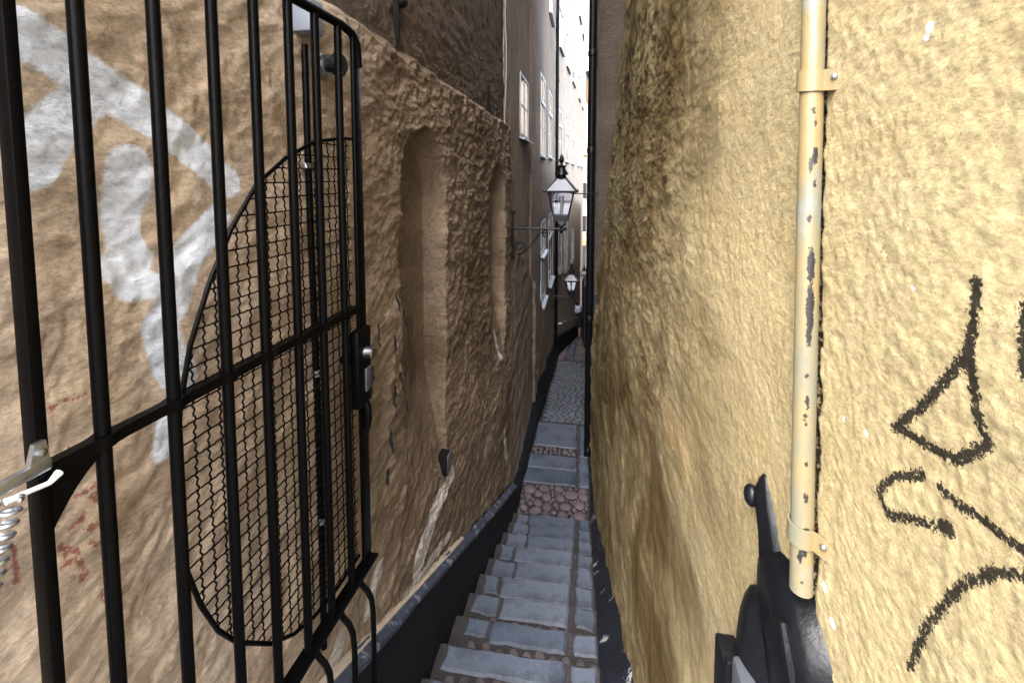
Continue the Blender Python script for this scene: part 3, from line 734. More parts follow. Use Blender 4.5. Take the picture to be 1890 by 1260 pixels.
# house across the lower street
end = thing('street_house', 'pale yellow house across the street at the foot of the alley', 'house', (0, 38, -6.5))
mb = MB(); mb.box((0, 42, -1.6), (16, 6, 10)); build(mb, 'wall', 'plaster_cream', end, None)
mb = MB(); mb.box((0, 38.94, -5.4), (16, .1, 2.2)); build(mb, 'shopfront', 'dark_paint', end, None)
mb = MB(); mb.box((.05, 38.9, -3.95), (3.0, .14, .5)); build(mb, 'sign_board', 'plaster_orange', end, None)
for x in (-1.3, .35, 2.0):
    for z in (-2.4, .4):
        mb = MB(); mb.box((x, 38.97, z), (1.0, .1, 1.5)); f = build(mb, 'window', 'window_paint', end, None)
        mb = MB(); mb.box((x, 38.915, z), (.84, .012, 1.34)); build(mb, 'pane', 'window_glass', f, None)
mb = MB(); mb.hexa([(-8.2, 38.7, 3.4), (8.2, 38.7, 3.4), (8.2, 45.2, 3.4), (-8.2, 45.2, 3.4), (-8, 41.8, 5.6), (8, 41.8, 5.6), (8, 42.2, 5.6), (-8, 42.2, 5.6)]); build(mb, 'roof', 'plaster_orange', end, None)

# ------------------------------------------------------------------ downpipes
def downpipe(name, label, x, y, z0, z1, r, wallx, collars, kick=True):
    t = thing(name, label, 'downpipe', (x, y, z0))
    q = MB(); q.tube([(x, y, z0+.02), (x, y, z1)], r, 16); build(q, 'pipe', 'drain_black', t)
    for c in collars:
        q = MB(); q.lathe((x, y, c), [(r, -.04), (r*1.16, -.035), (r*1.16, .03), (r, .04)], 16); build(q, 'collar', 'drain_black', t)
        q = MB(); q.tube([(x, y, c+.08), (wallx, y, c+.08)], .010, 6); q.lathe((x, y, c+.08), [(r*1.01, -.014), (r*1.1, -.012), (r*1.1, .012), (r*1.01, .014)], 16); build(q, 'clamp', 'drain_black', t)
    q = MB(); q.tube([(x, y, z0+.18), (x, y, z0+.08), (x, y-.03, z0+.035), (x, y-.09, z0+.01)], r*1.08, 14); build(q, 'shoe', 'drain_black', t)
    return t
downpipe('downpipe', 'thick black downpipe at the corner of the dark right house', .108, 5.86, -2.01, 10.4, .050, .17, [3.15, 1.95, -.2, 5.5])
downpipe('downpipe', 'thin black downpipe on the left wall behind the first lantern', -.655, 11.6, -3.15, 11.2, .058, -.75, [4.0, 1.3, -1.3, 7])

# ------------------------------------------------------------------ lanterns
def spiral(c, r0, r1, a0, turns, y, n=28, sgn=1):
    return [(c[0]+(r0+(r1-r0)*i/n)*math.cos(a0+sgn*turns*2*math.pi*i/n), y, c[1]+(r0+(r1-r0)*i/n)*math.sin(a0+sgn*turns*2*math.pi*i/n)) for i in range(n+1)]
def lantern(label, y, xw, xc, za, side=1, rod=None, group='wall lanterns along the alley'):
    t = thing('wall_lantern', label, 'lantern', (xw, y, za), group)
    def mk(q, name, mat, parent=t, sm=40): return build(q, name, mat, parent, sm)
    q = MB(); q.box((xw+side*.008, y, za-.08), (.022, .034, .50)); q.ball((xw+side*.012, y, za+.17), (.022, .022, .03), 2); mk(q, 'wall_plate', 'iron')
    q = MB(); q.tube([(xw+side*.005, y, za), (xc+side*.03, y, za)], .013, 8); q.ball((xc+side*.035, y, za), (.02, .02, .02), 2); q.lathe((xc, y, za), [(.004, -.05), (.018, -.035), (.022, -.015), (.012, .0), (.022, .02), (.014, .035)], 10); arm = mk(q, 'arm', 'iron')
    q = MB(); L = abs(xc-xw)
    c1 = (xw+side*.085, za-.20); c2 = (xw+side*(L-.17), za-.055)
    p = spiral(c1, .016, .072, 0.3, 1.35, y, 34, -side)
    e = p[-1]; mid = [(e[0]+(c2[0]-e[0])*tt, y, e[2]+(c2[1]+.036-e[2])*(tt*tt*(3-2*tt))+(-.03*math.sin(math.pi*tt))) for tt in [i/12 for i in range(1, 13)]]
    p2 = spiral(c2, .036, .010, math.pi/2, 1.3, y, 26, -side)
    q.tube(p+mid+p2[1:], .0065, 6); mk(q, 'scroll', 'iron', arm)
    zb = za+.10
    q = MB()
    for a in range(4):
        ang = math.pi/4+a*math.pi/2
        q.tube([(xc, y, za+.02), (xc+.05*math.cos(ang), y+.05*math.sin(ang), za+.045), (xc+.085*math.cos(ang), y+.085*math.sin(ang), zb)], .007, 6)
    mk(q, 'cradle', 'iron')
    w0, w1, H = .072, .128, .285; ze = zb+H
    q = MB(); q.hexa([(xc-w0-.01, y-w0-.01, zb-.012), (xc+w0+.01, y-w0-.01, zb-.012), (xc+w0+.01, y+w0+.01, zb-.012), (xc-w0-.01, y+w0+.01, zb-.012), (xc-w0-.006, y-w0-.006, zb+.045), (xc+w0+.006, y-w0-.006, zb+.045), (xc+w0+.006, y+w0+.006, zb+.045), (xc-w0-.006, y+w0+.006, zb+.045)]); mk(q, 'base', 'iron', t, None)
    q = MB(); K = [(-1, -1), (1, -1), (1, 1), (-1, 1)]
    for sx, sy in K: q.tube([(xc+sx*w0, y+sy*w0, zb+.03), (xc+sx*w1, y+sy*w1, ze)], .0105, 4, square=True)
    for i in range(4):
        a, b = K[i], K[(i+1) % 4]
        q.tube([(xc+a[0]*(w1+.012), y+a[1]*(w1+.012), ze), (xc+b[0]*(w1+.012), y+b[1]*(w1+.012), ze)], .013, 4, square=True)
    fr = mk(q, 'frame', 'iron', t, None)
    for i in range(4):
        a, b = K[i], K[(i+1) % 4]; q = MB(); k0, k1 = w0-.003, w1-.003
        pts = [(xc+a[0]*k0, y+a[1]*k0, zb+.05), (xc+b[0]*k0, y+b[1]*k0, zb+.05), (xc+b[0]*k1, y+b[1]*k1, ze-.01), (xc+a[0]*k1, y+a[1]*k1, ze-.01)]
        q.add(pts, [(0, 1, 2, 3)]); mk(q, 'pane', 'lantern_glass', fr, None)
    r0, r1, hr = w1+.028, .045, .135
    q = MB()
    for sx, sy in K: q.tube([(xc+sx*r0, y+sy*r0, ze+.004), (xc+sx*r1, y+sy*r1, ze+hr)], .011, 4, square=True)
    for i in range(4):
        a, b = K[i], K[(i+1) % 4]; q.tube([(xc+a[0]*r0, y+a[1]*r0, ze+.006), (xc+b[0]*r0, y+b[1]*r0, ze+.006)], .012, 4, square=True)
        q.ball((xc+a[0]*(r0+.008), y+a[1]*(r0+.008), ze+.006), (.014, .014, .014), 1)
    rf = mk(q, 'roof', 'iron', t, None)
    for i in range(4):
        a, b = K[i], K[(i+1) % 4]; q = MB(); j0, j1 = r0-.004, r1-.003
        q.add([(xc+a[0]*j0, y+a[1]*j0, ze+.012), (xc+b[0]*j0, y+b[1]*j0, ze+.012), (xc+b[0]*j1, y+b[1]*j1, ze+hr), (xc+a[0]*j1, y+a[1]*j1, ze+hr)], [(0, 1, 2, 3)]); mk(q, 'roof_pane', 'frosted_glass', rf, None)
    zc = ze+hr
    q = MB(); q.lathe((xc, y, zc), [(.052, -.01), (.054, .015), (.045, .02), (.045, .035), (.072, .04), (.066, .055), (.045, .085), (.038, .115), (.05, .12), (.052, .13), (.018, .14), (.012, .155), (.02, .165), (.027, .185), (.022, .215), (.008, .24), (.002, .25)], 14); mk(q, 'chimney', 'iron')
    q = MB(); q.tube([(xc, y, zb+.03), (xc, y, zb+.075)], .02, 10); q.tube([(xc, y, zb+.075), (xc, y, zb+.185)], .013, 10); lampb = mk(q, 'lamp_holder', 'white_plastic')
    q = MB(); q.tube([(xc-.016, y, zb+.185), (xc-.016, y, zb+.235), (xc+.016, y, zb+.235), (xc+.016, y, zb+.185)], .010, 8); mk(q, 'lamp_tube', 'frosted_glass', lampb)
    if rod:
        q = MB(); q.tube([(xc+.1, y, ze-.02), (rod, y+.05, ze-.02)], .006, 6); mk(q, 'stay_rod', 'iron')
    return t
lantern('large black wall lantern on a scroll bracket, nearest of the three lanterns', 4.70, -.728, -.212, 1.085, rod=.17)
lantern('smaller black wall lantern farther down the left wall, below the large one', 10.2, -.738, -.225, -1.09, rod=None)
lantern('tiny wall lantern half hidden behind the black corner downpipe', 18.0, .24, .105, -2.62, side=-1)

# ------------------------------------------------------------------ the iron gate, folded back beside the left wall
def gx(y): return -.79+.065*y
gate = thing('iron_gate', 'open black iron bar gate with oval wire mesh folded back along the left wall', 'gate', (gx(.5), .5, 0))
GP = 'gate_paint'; GTOP, GMID, GBOT = 2.07, 1.21, .335
def gbar(y, z0, z1, r, name, n=8, sq=False):
    q = MB(); q.tube([(gx(y), y, z0), (gx(y), y, z1)], r, n, square=sq); return build(q, name, GP, gate)
q = MB(); q.box((gx(.507), .507, 1.25), (.022, .016, 2.9), .002); build(q, 'hinge_post', GP, gate)
BARS = [.591, .711, .831, .941, 1.053, 1.157, 1.262]
for y in BARS: gbar(y, GBOT, GTOP, .0112, 'bar', 10)
q = MB(); q.box((gx(1.352), 1.352, (GTOP+GBOT)/2), (.012, .048, GTOP-GBOT), .003); st = build(q, 'stile', GP, gate)
# rails with a swelling where each bar passes through
def rail(z, w_, h_, y0, y1, name, swell=True, z_end=None):
    q = MB(); yy = set([y0, y1])
    if swell:
        for b in BARS:
            for d in (-.030, -.016, -.008, 0, .008, .016, .030): yy.add(round(b+d, 4))
    yy = sorted(v for v in yy if y0 <= v <= y1); vs = []
    for y in yy:
        k = 1
        if swell: k = 1+.75*max([0]+[math.exp(-((y-b)/.013)**2) for b in BARS])
        for a, b in ((-1, -1), (1, -1), (1, 1), (-1, 1)): vs.append((gx(y)+a*w_/2*k, y, z+b*h_/2))
    m = len(yy); fs = []
    for i in range(m-1):
        for k in range(4): fs.append((i*4+k, i*4+(k+1) % 4, i*4+4+(k+1) % 4, i*4+4+k))
    fs += [(3, 2, 1, 0), tuple(range(4*m-4, 4*m))]; q.add(vs, fs); return build(q, name, GP, gate, 50)
rail(GMID, .018, .020, .50, 1.345, 'rail')
rail(GBOT, .042, .010, .50, 1.39, 'rail', False)
q = MB(); q.tube([(gx(.5), .5, GTOP+.004), (gx(1.28), 1.28, GTOP+.004), (gx(1.335), 1.335, GTOP-.004), (gx(1.362), 1.362, GTOP-.03), (gx(1.368), 1.368, GTOP-.10)], .0135, 10); build(q, 'top_rail', GP, gate)
q = MB(); P = []          # gusset between post and rail
for i in range(9):
    t = i/8; P.append((.512+.10*t, GMID-.012-.085*(1-t)**2.0))
vs = []
for sgn in (-.006, .006):
    vs += [(gx(y)+sgn, y, z) for y, z in P]+[(gx(.615)+sgn, .615, GMID-.004), (gx(.515)+sgn, .515, GMID-.004)]
m = 11; q.add(vs, [tuple(range(m))[::-1], tuple(range(m, 2*m))]+[(i, (i+1) % m, m+(i+1) % m, m+i) for i in range(m)]); build(q, 'gusset', GP, gate, 30)
# legs: swan-neck prongs below the bottom rail
for y, zb in ((1.30, -.52), (1.19, -.47), (1.075, -.42), (.955, -.36)):
    x = gx(y); zg = gz(y)
    q = MB(); q.tube([(x, y, GBOT), (x+.012, y, GBOT-.03), (x+.032, y, GBOT-.05), (x+.044, y, GBOT-.075), (x+.048, y, GBOT-.12), (x+.05, y, zg+.03)], .0088, 8); build(q, 'leg', GP, gate)
# oval wire mesh
OV = [(1.296, 1.744), (1.164, 1.724), (1.05, 1.675), (.951, 1.611), (.876, 1.519), (.815, 1.414), (.765, 1.30), (.737, 1.19), (.724, 1.08), (.721, .98), (.729, .875), (.758, .764), (.795, .67), (.843, .59), (.938, .485), (1.02, .425), (1.102, .392), (1.20, .376), (1.335, .374)]
OV = [(1.345, 1.746)]+OV
MO = -.016                       # the mesh sits on the wall side of the bars
q = MB(); q.tube([(gx(y)+MO, y, z) for y, z in OV], .0052, 8); build(q, 'oval_rim', GP, gate)
Ya = np.array([p[0] for p in OV]); Za = np.array([p[1] for p in OV]); imin = int(Ya.argmin())
def z_hi(y): return float(np.interp(y, Ya[:imin+1][::-1], Za[:imin+1][::-1]))
def z_lo(y): return float(np.interp(y, Ya[imin:], Za[imin:]))
def y_left(z): return float(np.interp(z, Za[::-1], Ya[::-1]))
PIT = .0305; PV = .036; q = MB()
ys_w = np.arange(.735, 1.335, PIT); zs_w = np.arange(.39, 1.74, PV)
for i, y in enumerate(ys_w):
    a, b = z_lo(y), z_hi(y); nn = max(4, int((b-a)/PV*10)); pts = []
    for k in range(nn+1):
        z = a+(b-a)*k/nn; ph = (z-.39)/PV*math.pi+i*math.pi
        pts.append((gx(y)+MO+.0016*math.cos(ph), y+.0024*math.sin(4*ph), z))
    q.tube(pts, .0020, 5)
for j, z in enumerate(zs_w):
    a = y_left(z) if Za[-1] < z < Za[0] else 1.2; b = 1.33
    if z > Za[1]-.02 or z < .40: a = max(a, 1.1)
    nn = max(4, int((b-a)/PIT*4)); pts = []
    for k in range(nn+1):
        y = a+(b-a)*k/nn; ph = (y-.735)/PIT*math.pi+j*math.pi+math.pi
        pts.append((gx(y)+MO+.0010*math.cos(ph), y, z+.0008*math.sin(4*ph)))
    q.tube(pts, .0020, 5)
wm = build(q, 'wire_mesh', GP, gate); wm['kind'] = 'stuff'
# lock
q = MB(); q.box((gx(1.35)+.004, 1.335, 1.02), (.030, .085, .25), .004); lk = build(q, 'lock_case', GP, gate)
q = MB(); q.lathe((gx(1.34)+.019, 1.340, 1.065), [(.0, 0), (.019, .0), (.018, .026), (.015, .029), (.0, .029)], 18, 'x'); build(q, 'cylinder', 'steel', lk)
q = MB(); q.lathe((gx(1.34)-.03, 1.29, 1.06), [(.0, 0), (.017, .0), (.017, .02), (.0, .02)], 14, 'x'); q.tube([(gx(1.34)-.012, 1.345, 1.06), (gx(1.30)-.02, 1.29, 1.06)], .006, 6); build(q, 'inner_knob', GP, lk)
q = MB(); q.box((gx(1.35)+.0215, 1.352, .975), (.006, .042, .075), .002); build(q, 'strike_plate', 'latch_grey', lk)
q = MB(); q.tube([(gx(1.345)+.006, 1.345, .91), (gx(1.345)+.020, 1.345, .885), (gx(1.345)+.022, 1.345, .84), (gx(1.345)+.010, 1.345, .80)], .012, 8); build(q, 'pull_handle', GP, lk)
# spring closer on the post
sx, sy, sz = gx(.49)+.014, .474, 1.185
q = MB(); q.box((sx+.002, .472, 1.226), (.010, .080, .018), .003); q.hexa([(sx-.003, .486, 1.234), (sx+.006, .486, 1.234), (sx+.006, .510, 1.234), (sx-.003, .510, 1.234), (sx-.002, .493, 1.262), (sx+.005, .493, 1.262), (sx+.005, .507, 1.262), (sx-.002, .507, 1.262)]); cl = build(q, 'closer_bracket', 'zinc', gate)
q = MB(); q.lathe((sx+.005, .499, 1.248), [(0, 0), (.006, 0), (.006, .005), (.003, .007), (0, .007)], 8, 'x'); build(q, 'bolt', 'steel', cl)
pts = []; N = 9
for i in range(N*16+1):
    t = i/(N*16); a = 2*math.pi*N*t; r = .0150-.005*t
    pts.append((sx+.006+r*math.cos(a), .462-.034*t+r*.75*math.sin(a), 1.208-.125*t))
q = MB(); q.tube(pts, .0030, 6); build(q, 'spring', 'zinc', gate)
q = MB(); q.tube([(sx+.002, .460, 1.205), (sx+.006, .484, 1.203), (sx+.008, .505, 1.200), (sx+.006, .519, 1.206)], [.005, .0036, .0036, .006], 8); build(q, 'tension_pin', 'white_plastic', gate)

# ------------------------------------------------------------------ things on the left wall
def wl(y, z): return float(XL(np.array([[y]]), np.array([[z]]))[0, 0])
t = thing('conduit', 'black cable conduit with grey junction box on the tan wall behind the gate', 'conduit', (wl(1.30, 1.2), 1.30, .2))
q = MB(); q.tube([(wl(1.31, 1.2)+.016+.003*math.sin(z*2), 1.31+.003*math.sin(z*3), z) for z in np.arange(.05, 2.08, .06)], .0105, 10); build(q, 'pipe', 'gate_paint', t)
q = MB(); q.box((wl(1.29, 2.12)+.028, 1.295, 2.105), (.06, .075, .10), .006); build(q, 'junction_box', 'grey_plastic', t)
for z in (.5, 1.0, 1.66):
    q = MB(); q.lathe((wl(1.31, z)+.016, 1.31+.004*math.sin(z*3), z), [(.011, -.01), (.015, -.009), (.015, .009), (.011, .01)], 12); q.box((wl(1.31, z)+.004, 1.33, z), (.012, .04, .016)); build(q, 'clip', 'zinc', t)
t = thing('door_holder', 'round magnetic door holder on the wall at the top of the gate', 'door holder', (wl(1.40, 1.95), 1.40, 1.985))
hx = wl(1.38, 1.985)
q = MB(); q.lathe((hx-.01, 1.385, 1.985), [(0, 0), (.038, 0), (.038, .03), (.034, .034), (.034, .05), (0, .05)], 22, 'x'); build(q, 'base', 'zinc', t)
q = MB(); q.lathe((hx+.04, 1.385, 1.985), [(0, 0), (.022, 0), (.022, .02), (.036, .022), (.036, .042), (.03, .048), (0, .048)], 22, 'x'); build(q, 'magnet', 'iron', t)
t = thing('key_box', 'small steel box fixed low on the rough wall below the first niche', 'key box', (wl(2.52, -.1), 2.52, -.09))
bx = wl(2.52, -.09)
q = MB(); q.box((bx+.015, 2.53, -.085), (.055, .075, .125), .004); bd = build(q, 'body', 'rusty_iron', t)
q = MB(); q.box((bx+.0445, 2.53, -.085), (.006, .066, .115), .002); build(q, 'cover', 'zinc', bd)
for y, z0, z1, lb in ((2.135, 2.25, 3.1, 'long rusty iron wall anchor with a knob above the ledge, nearer of the two'), (3.987, 2.12, 2.42, 'short rusty iron wall anchor above the ledge near the cable')):
    t = thing('wall_anchor', lb, 'wall anchor', (wl(y, z0+.1), y, z0), 'iron wall anchors')
    q = MB(); q.tube([(wl(y, z0+.1)+.012+.03*(z-z0)*0, y, z) for z in np.linspace(z0, z1, 9)], [.008]+[.022]*7+[.016], 4, square=True); build(q, 'bar', 'rusty_iron', t)
    if z1 > 3: q = MB(); q.ball((wl(y, 2.5)+.03, y+.02, z0+.22), (.03, .03, .035), 2, .05); build(q, 'knob', 'rusty_iron', t)
q = MB(); q.tube([(float(X2(np.array([[4.70]]), np.array([[z]]))[0, 0])+.012+.004*math.sin(z*5), 4.70+.01*math.sin(z*1.7), z) for z in np.arange(1.3, 9.0, .08)], .0075, 6)
tag(build(q, 'cable', 'cable'), 'thin pale cable running up the left wall above the large lantern', 'cable')

# ------------------------------------------------------------------ things on the right wall
def wr(y, z): return float(XR(np.array([[y]]), np.array([[z]]))[0, 0])
pz = np.array(steps_axis(1.065, 2.55, .006, .006)); R = .0140; na = 40
pt = thing('wall_pipe', 'cream painted steel pipe with flaking paint on the yellow wall', 'pipe', (XRb(.7)-.02, .69, 1.0))
ox, oy, oz = pt.location
A = np.linspace(0, 2*np.pi, na, endpoint=False); Zg, Ag = np.meshgrid(pz, A, indexing='ij')
PX = XRb(pipe_y(Zg))-.019+R*np.cos(Ag); PY = pipe_y(Zg)+R*np.sin(Ag)
V = np.stack([PX-ox, PY-oy, Zg-oz], -1).reshape(-1, 3); ii = np.arange(len(pz)*na).reshape(len(pz), na)
F = np.stack([ii[:-1], np.roll(ii, -1, 1)[:-1], np.roll(ii, -1, 1)[1:], ii[1:]], -1).reshape(-1, 4)
me = bpy.data.meshes.new('pipe'); me.from_pydata(V.tolist(), [], F.tolist()); me.shade_smooth(); me.materials.append(M['pipe_paint'])
CH = [(-1.55, 1.655, .0045, .011), (-1.9, 1.645, .003, .009), (-1.55, 1.62, .002, .004), (-1.95, 1.575, .003, .006), (-1.7, 1.51, .0055, .022), (-1.7, 1.455, .006, .032), (-1.75, 1.42, .004, .014), (-1.85, 1.365, .003, .003), (-1.75, 1.33, .0025, .008), (-1.95, 1.31, .002, .003), (-1.8, 1.30, .002, .003), (-1.7, 1.20, .003, .006), (-1.72, 1.245, .002, .004), (-1.75, 1.13, .004, .008), (-1.9, 1.085, .002, .003), (-1.5, 1.88, .005, .012), (-1.7, 1.90, .003, .006), (-1.8, 1.715, .003, .004), (-1.6, 1.70, .002, .004), (-1.65, 1.155, .006, .006), (-2.1, 1.12, .004, .008), (-1.75, 1.76, .006, .005)]
aw = (Ag+np.pi) % (2*np.pi)-np.pi; chip = np.full(Zg.shape, 9.)
for a, z, ra, rz in CH:
    a = (a+math.pi) % (2*math.pi)-math.pi
    chip = np.minimum(chip, (np.hypot((aw-a)*R/(ra*.8), (Zg-z)/rz)-1)*ra)
at = me.attributes.new('chip', 'FLOAT', 'POINT'); at.data.foreach_set('value', chip.astype(np.float32).ravel())
link('pipe', me, pt)
for z in (1.756, 1.147):
    cy = float(pipe_y(z)); cx = XRb(cy)-.019; q = MB(); vs = []; n = 26
    P2 = [(cx+.0155*math.cos(a), cy+.0155*math.sin(a)) for a in np.linspace(math.pi*.42, math.pi*1.62, n)]
    P2 += [(cx+.011, cy-.018), (cx+.015, cy-.025), (cx+.021, cy-.031)]
    m = len(P2)
    for h in (-.0135, .0135):
        for off in (0, .0022):
            for i, (a, b) in enumerate(P2):
                d = Vector((a-cx, b-cy)); d = d.normalized()*off if i < n else Vector((-1, -.4)).normalized()*off
                vs.append((a+d.x, b+d.y, z+h+(b-cy)*.12))
    fs = []
    for i in range(m-1):
        fs += [(m+i, m+i+1, 3*m+i+1, 3*m+i), (i+1, i, 2*m+i, 2*m+i+1), (i, i+1, m+i+1, m+i), (2*m+i+1, 2*m+i, 3*m+i, 3*m+i+1)]
    q.add(vs, fs+[(0, m, 3*m, 2*m), (m-1, 3*m-1, 4*m-1, 2*m-1)]); cp = build(q, 'clamp', 'pipe_paint', pt, 40)
    ca = cp.data.attributes.new('chip', 'FLOAT', 'POINT'); ca.data.foreach_set('value', [.02]*len(cp.data.vertices))
    q = MB(); q.ball((cx+.014, cy-.027, z), (.0045, .0045, .0045), 2); sc_ = build(q, 'screw', 'zinc', pt)
# black iron latch keeper at the foot of the pipe
t = thing('latch_keeper', 'black cast iron latch keeper with upright arm at the foot of the cream pipe', 'latch', (.31, .72, .70))
SEC = [  # z, y_far, y_near, protrusion from the wall, ridge position
    (1.120, .808, .800, .004, .5), (1.105, .820, .786, .010, .5), (1.085, .828, .772, .016, .45), (1.060, .820, .756, .018, .45), (1.035, .806, .742, .018, .4), (1.000, .798, .728, .019, .38), (.960, .792, .716, .020, .36), (.935, .794, .706, .026, .38), (.915, .815, .700, .036, .45), (.890, .826, .668, .050, .5), (.860, .834, .640, .060, .52), (.825, .838, .615, .066, .52), (.790, .838, .600, .066, .52), (.750, .832, .596, .060, .5), (.700, .822, .602, .052, .5), (.640, .812, .612, .046, .5)]
vs = []; NA = 15
SEC2 = []
for i in range(len(SEC)-1):
    for k in range(3): SEC2.append([SEC[i][j]+(SEC[i+1][j]-SEC[i][j])*k/3 for j in range(5)])
SEC2.append(SEC[-1])
for z, ya, yb, p, rdg in SEC2:
    for k in range(NA):
        u = k/(NA-1); y = ya+(yb-ya)*u
        e = 1-abs(u-rdg)/(rdg if u < rdg else 1-rdg); hgt = p*(.25+.75*e**.7) if 0 < k < NA-1 else -.012
        vs.append((XRb(y)-hgt, y, z))
fs = [(i*NA+k, i*NA+k+1, (i+1)*NA+k+1, (i+1)*NA+k) for i in range(len(SEC2)-1) for k in range(NA-1)]
fs += [tuple(range(NA))[::-1], tuple((len(SEC2)-1)*NA+k for k in range(NA))]
q = MB(); q.add(vs, fs); kp = build(q, 'casting', 'iron', t, 55)
q = MB(); q.ball((XRb(.822)-.013, .826, 1.066), (.012, .016, .022), 2, .04); build(q, 'knob', 'iron', kp)
q = MB(); vs = []; NR, NT = 9, 28          # rounded lug reaching along the wall towards the viewer
for i in range(NR+1):
    r = i/NR; h = .038*math.sqrt(max(0, 1-r**2.4))-(.014 if i == NR else 0)
    for k in range(NT):
        a = 2*math.pi*k/NT; c_, s_ = math.cos(a), math.sin(a)
        ry = .115 if c_ > 0 else .105; rz = .085 if s_ > 0 else .20
        tail = 1+.18*max(0, -s_)*max(0, -c_)
        y = .686+ry*r*c_*tail; vs.append((XRb(y)-h*(1-.25*c_), y, .965+rz*r*s_-.12*(y-.70)*0))
q.add(vs, [(i*NT+k, i*NT+(k+1) % NT, (i+1)*NT+(k+1) % NT, (i+1)*NT+k) for i in range(NR) for k in range(NT)]+[tuple(range(NT))]); build(q, 'lug', 'iron', t, 60)
q = MB(); q.tube([(XRb(.64)-.040, .640, 1.015), (XRb(.62)-.036, .622, .97), (XRb(.61)-.028, .612, .90)], [.006, .010, .006], 8); build(q, 'rib', 'iron', t)
q = MB(); q.box((XRb(.80)-.048, .800, .735), (.036, .060, .12), .005); q.box((XRb(.77)-.052, .772, .755), (.026, .014, .10), .003); build(q, 'strike_box', 'iron', t)
q = MB(); q.box((XRb(.70)-.046, .700, .805), (.05, .075, .10), .008); build(q, 'latch_block', 'latch_grey', t)
# flat blue panel on the return wall beside the downpipe
q = MB(); q.hexa([(.150, 5.955, -.42), (.262, 5.866, -.42), (.272, 5.886, -.42), (.160, 5.975, -.42), (.150, 5.935, .10), (.262, 5.846, .10), (.272, 5.886, .10), (.160, 5.975, .10)])
tag(build(q, 'wall_panel', 'blue_tin', None, None), 'narrow dark blue metal panel on the wall beside the corner downpipe', 'panel')

# ------------------------------------------------------------------ the person walking away down the alley
py = 20.2; px = -.16; pg = gz(py)+.03
per = thing('person', 'person walking away down the alley in black with a pale blue patterned shawl', 'person', (px, py, pg))
def skin_body(J, E, name, mat, parent, sub=2):
    me = bpy.data.meshes.new(name); keys = list(J); me.from_pydata([Vector(J[k][0]) for k in keys], [(keys.index(a), keys.index(b)) for a, b in E], [])
    o = link(name, me, parent); sk = o.modifiers.new('skin', 'SKIN'); sk.use_smooth_shade = True; ss = o.modifiers.new('sub', 'SUBSURF'); ss.levels = sub; ss.render_levels = sub
    for i, k in enumerate(keys):
        r = J[k][1]; me.skin_vertices[0].data[i].radius = r if isinstance(r, tuple) else (r, r)
    me.skin_vertices[0].data[0].use_root = True; me.materials.append(M[mat]); return o
J = {'pelvis': ((0, 0, .92), (.15, .11)), 'waist': ((0, 0, 1.08), (.125, .095)), 'chest': ((0, 0, 1.27), (.15, .105)), 'neckb': ((0, .01, 1.41), .06), 'neck': ((0, .02, 1.47), .048), 'head': ((0, .02, 1.57), (.075, .09)), 'crown': ((0, .01, 1.65), .06),
     'hl': ((-.09, 0, .86), .095), 'kl': ((-.09, .08, .48), .062), 'cl': ((-.09, .05, .33), .055), 'al': ((-.09, .10, .09), .036), 'tl': ((-.09, .22, .04), .03),
     'hr': ((.09, 0, .86), .095), 'kr': ((.09, -.02, .47), .062), 'cr': ((.09, -.10, .33), .055), 'ar': ((.09, -.16, .10), .036), 'tr': ((.09, -.05, .035), .03),
     'sl': ((-.18, 0, 1.37), .055), 'el': ((-.24, -.05, 1.10), .042), 'wl': ((-.23, .05, .88), .03), 'fl': ((-.22, .08, .76), .025),
     'sr': ((.18, 0, 1.37), .055), 'er': ((.24, .02, 1.10), .042), 'wr': ((.22, .14, .93), .03), 'fr': ((.21, .18, .83), .025)}
Ed = [('pelvis', 'waist'), ('waist', 'chest'), ('chest', 'neckb'), ('neckb', 'neck'), ('neck', 'head'), ('head', 'crown'), ('pelvis', 'hl'), ('hl', 'kl'), ('kl', 'cl'), ('cl', 'al'), ('al', 'tl'), ('pelvis', 'hr'), ('hr', 'kr'), ('kr', 'cr'), ('cr', 'ar'), ('ar', 'tr'), ('chest', 'sl'), ('sl', 'el'), ('el', 'wl'), ('wl', 'fl'), ('chest', 'sr'), ('sr', 'er'), ('er', 'wr'), ('wr', 'fr')]
skin_body(J, Ed, 'body', 'skin', per)
def pm(q, name, mat, sm=60): q.v = [(a+px, b+py, c+pg) for a, b, c in q.v]; return build(q, name, mat, per, sm)
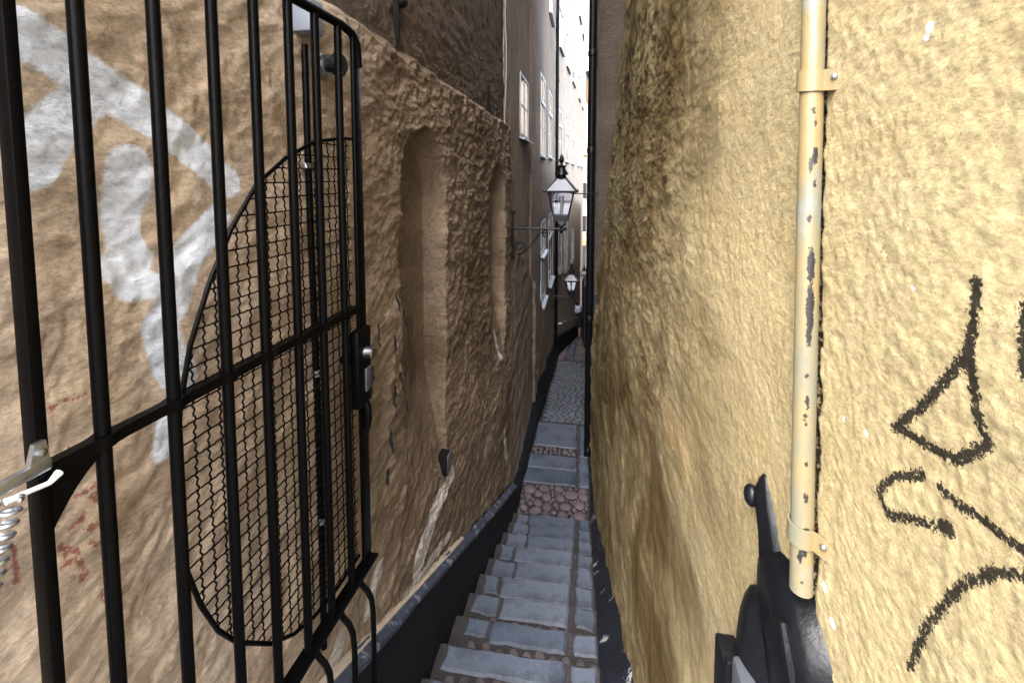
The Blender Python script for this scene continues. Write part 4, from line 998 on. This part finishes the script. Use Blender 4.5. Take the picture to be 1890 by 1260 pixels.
q = MB(); prof = [(.50, .21, .20), (.62, .205, .185), (.80, .195, .165), (.95, .175, .14), (1.08, .15, .12), (1.25, .185, .135), (1.36, .20, .12), (1.42, .12, .09)]; vs = []
for z, a, b in prof:
    for k in range(20):
        an = 2*math.pi*k/20; f = 1+(.05*math.sin(an*5) if z < .9 else 0); vs.append((a*f*math.cos(an), b*f*math.sin(an)+.01, z))
q.add(vs, [(i*20+k, i*20+(k+1) % 20, i*20+20+(k+1) % 20, i*20+20+k) for i in range(len(prof)-1) for k in range(20)]); pm(q, 'coat', 'black_cloth', 180)
for s, e, wv in (((-.185, 0, 1.36), (-.245, -.05, 1.10), (-.235, .05, .90)), ((.185, 0, 1.36), (.245, .02, 1.10), (.225, .135, .95))):
    q = MB(); q.tube([s, ((s[0]+e[0])/2, (s[1]+e[1])/2, (s[2]+e[2])/2), e, ((e[0]+wv[0])/2, (e[1]+wv[1])/2, (e[2]+wv[2])/2), wv], [.075, .064, .056, .05, .042], 12); pm(q, 'sleeve', 'black_cloth', 180)
q = MB(); prof = [(1.15, .15, .15), (1.22, .205, .165), (1.33, .215, .15), (1.40, .16, .12), (1.46, .09, .085)]; vs = []
for z, a, b in prof:
    for k in range(20):
        an = 2*math.pi*k/20; vs.append((a*math.cos(an), b*math.sin(an), z+.02*math.sin(an*4)))
q.add(vs, [(i*20+k, i*20+(k+1) % 20, i*20+20+(k+1) % 20, i*20+20+k) for i in range(len(prof)-1) for k in range(20)]); pm(q, 'shawl', 'patterned_shawl', 180)
q = MB(); q.ball((0, .0, 1.585), (.092, .105, .115), 2); q.ball((0, -.02, 1.71), (.05, .05, .055), 2); q.ball((0, -.045, 1.50), (.06, .05, .07), 2); pm(q, 'hair', 'hair', 180)
for x, y in ((-.09, .16), (.09, -.11)):
    q = MB(); q.ball((x, y, .032), (.045, .125, .045), 2); pm(q, 'shoe', 'shoe', 180)
print('setts', cnt, 'objects', len(bpy.data.objects), 'tris', sum(len(m.polygons) for m in bpy.data.meshes)*2)
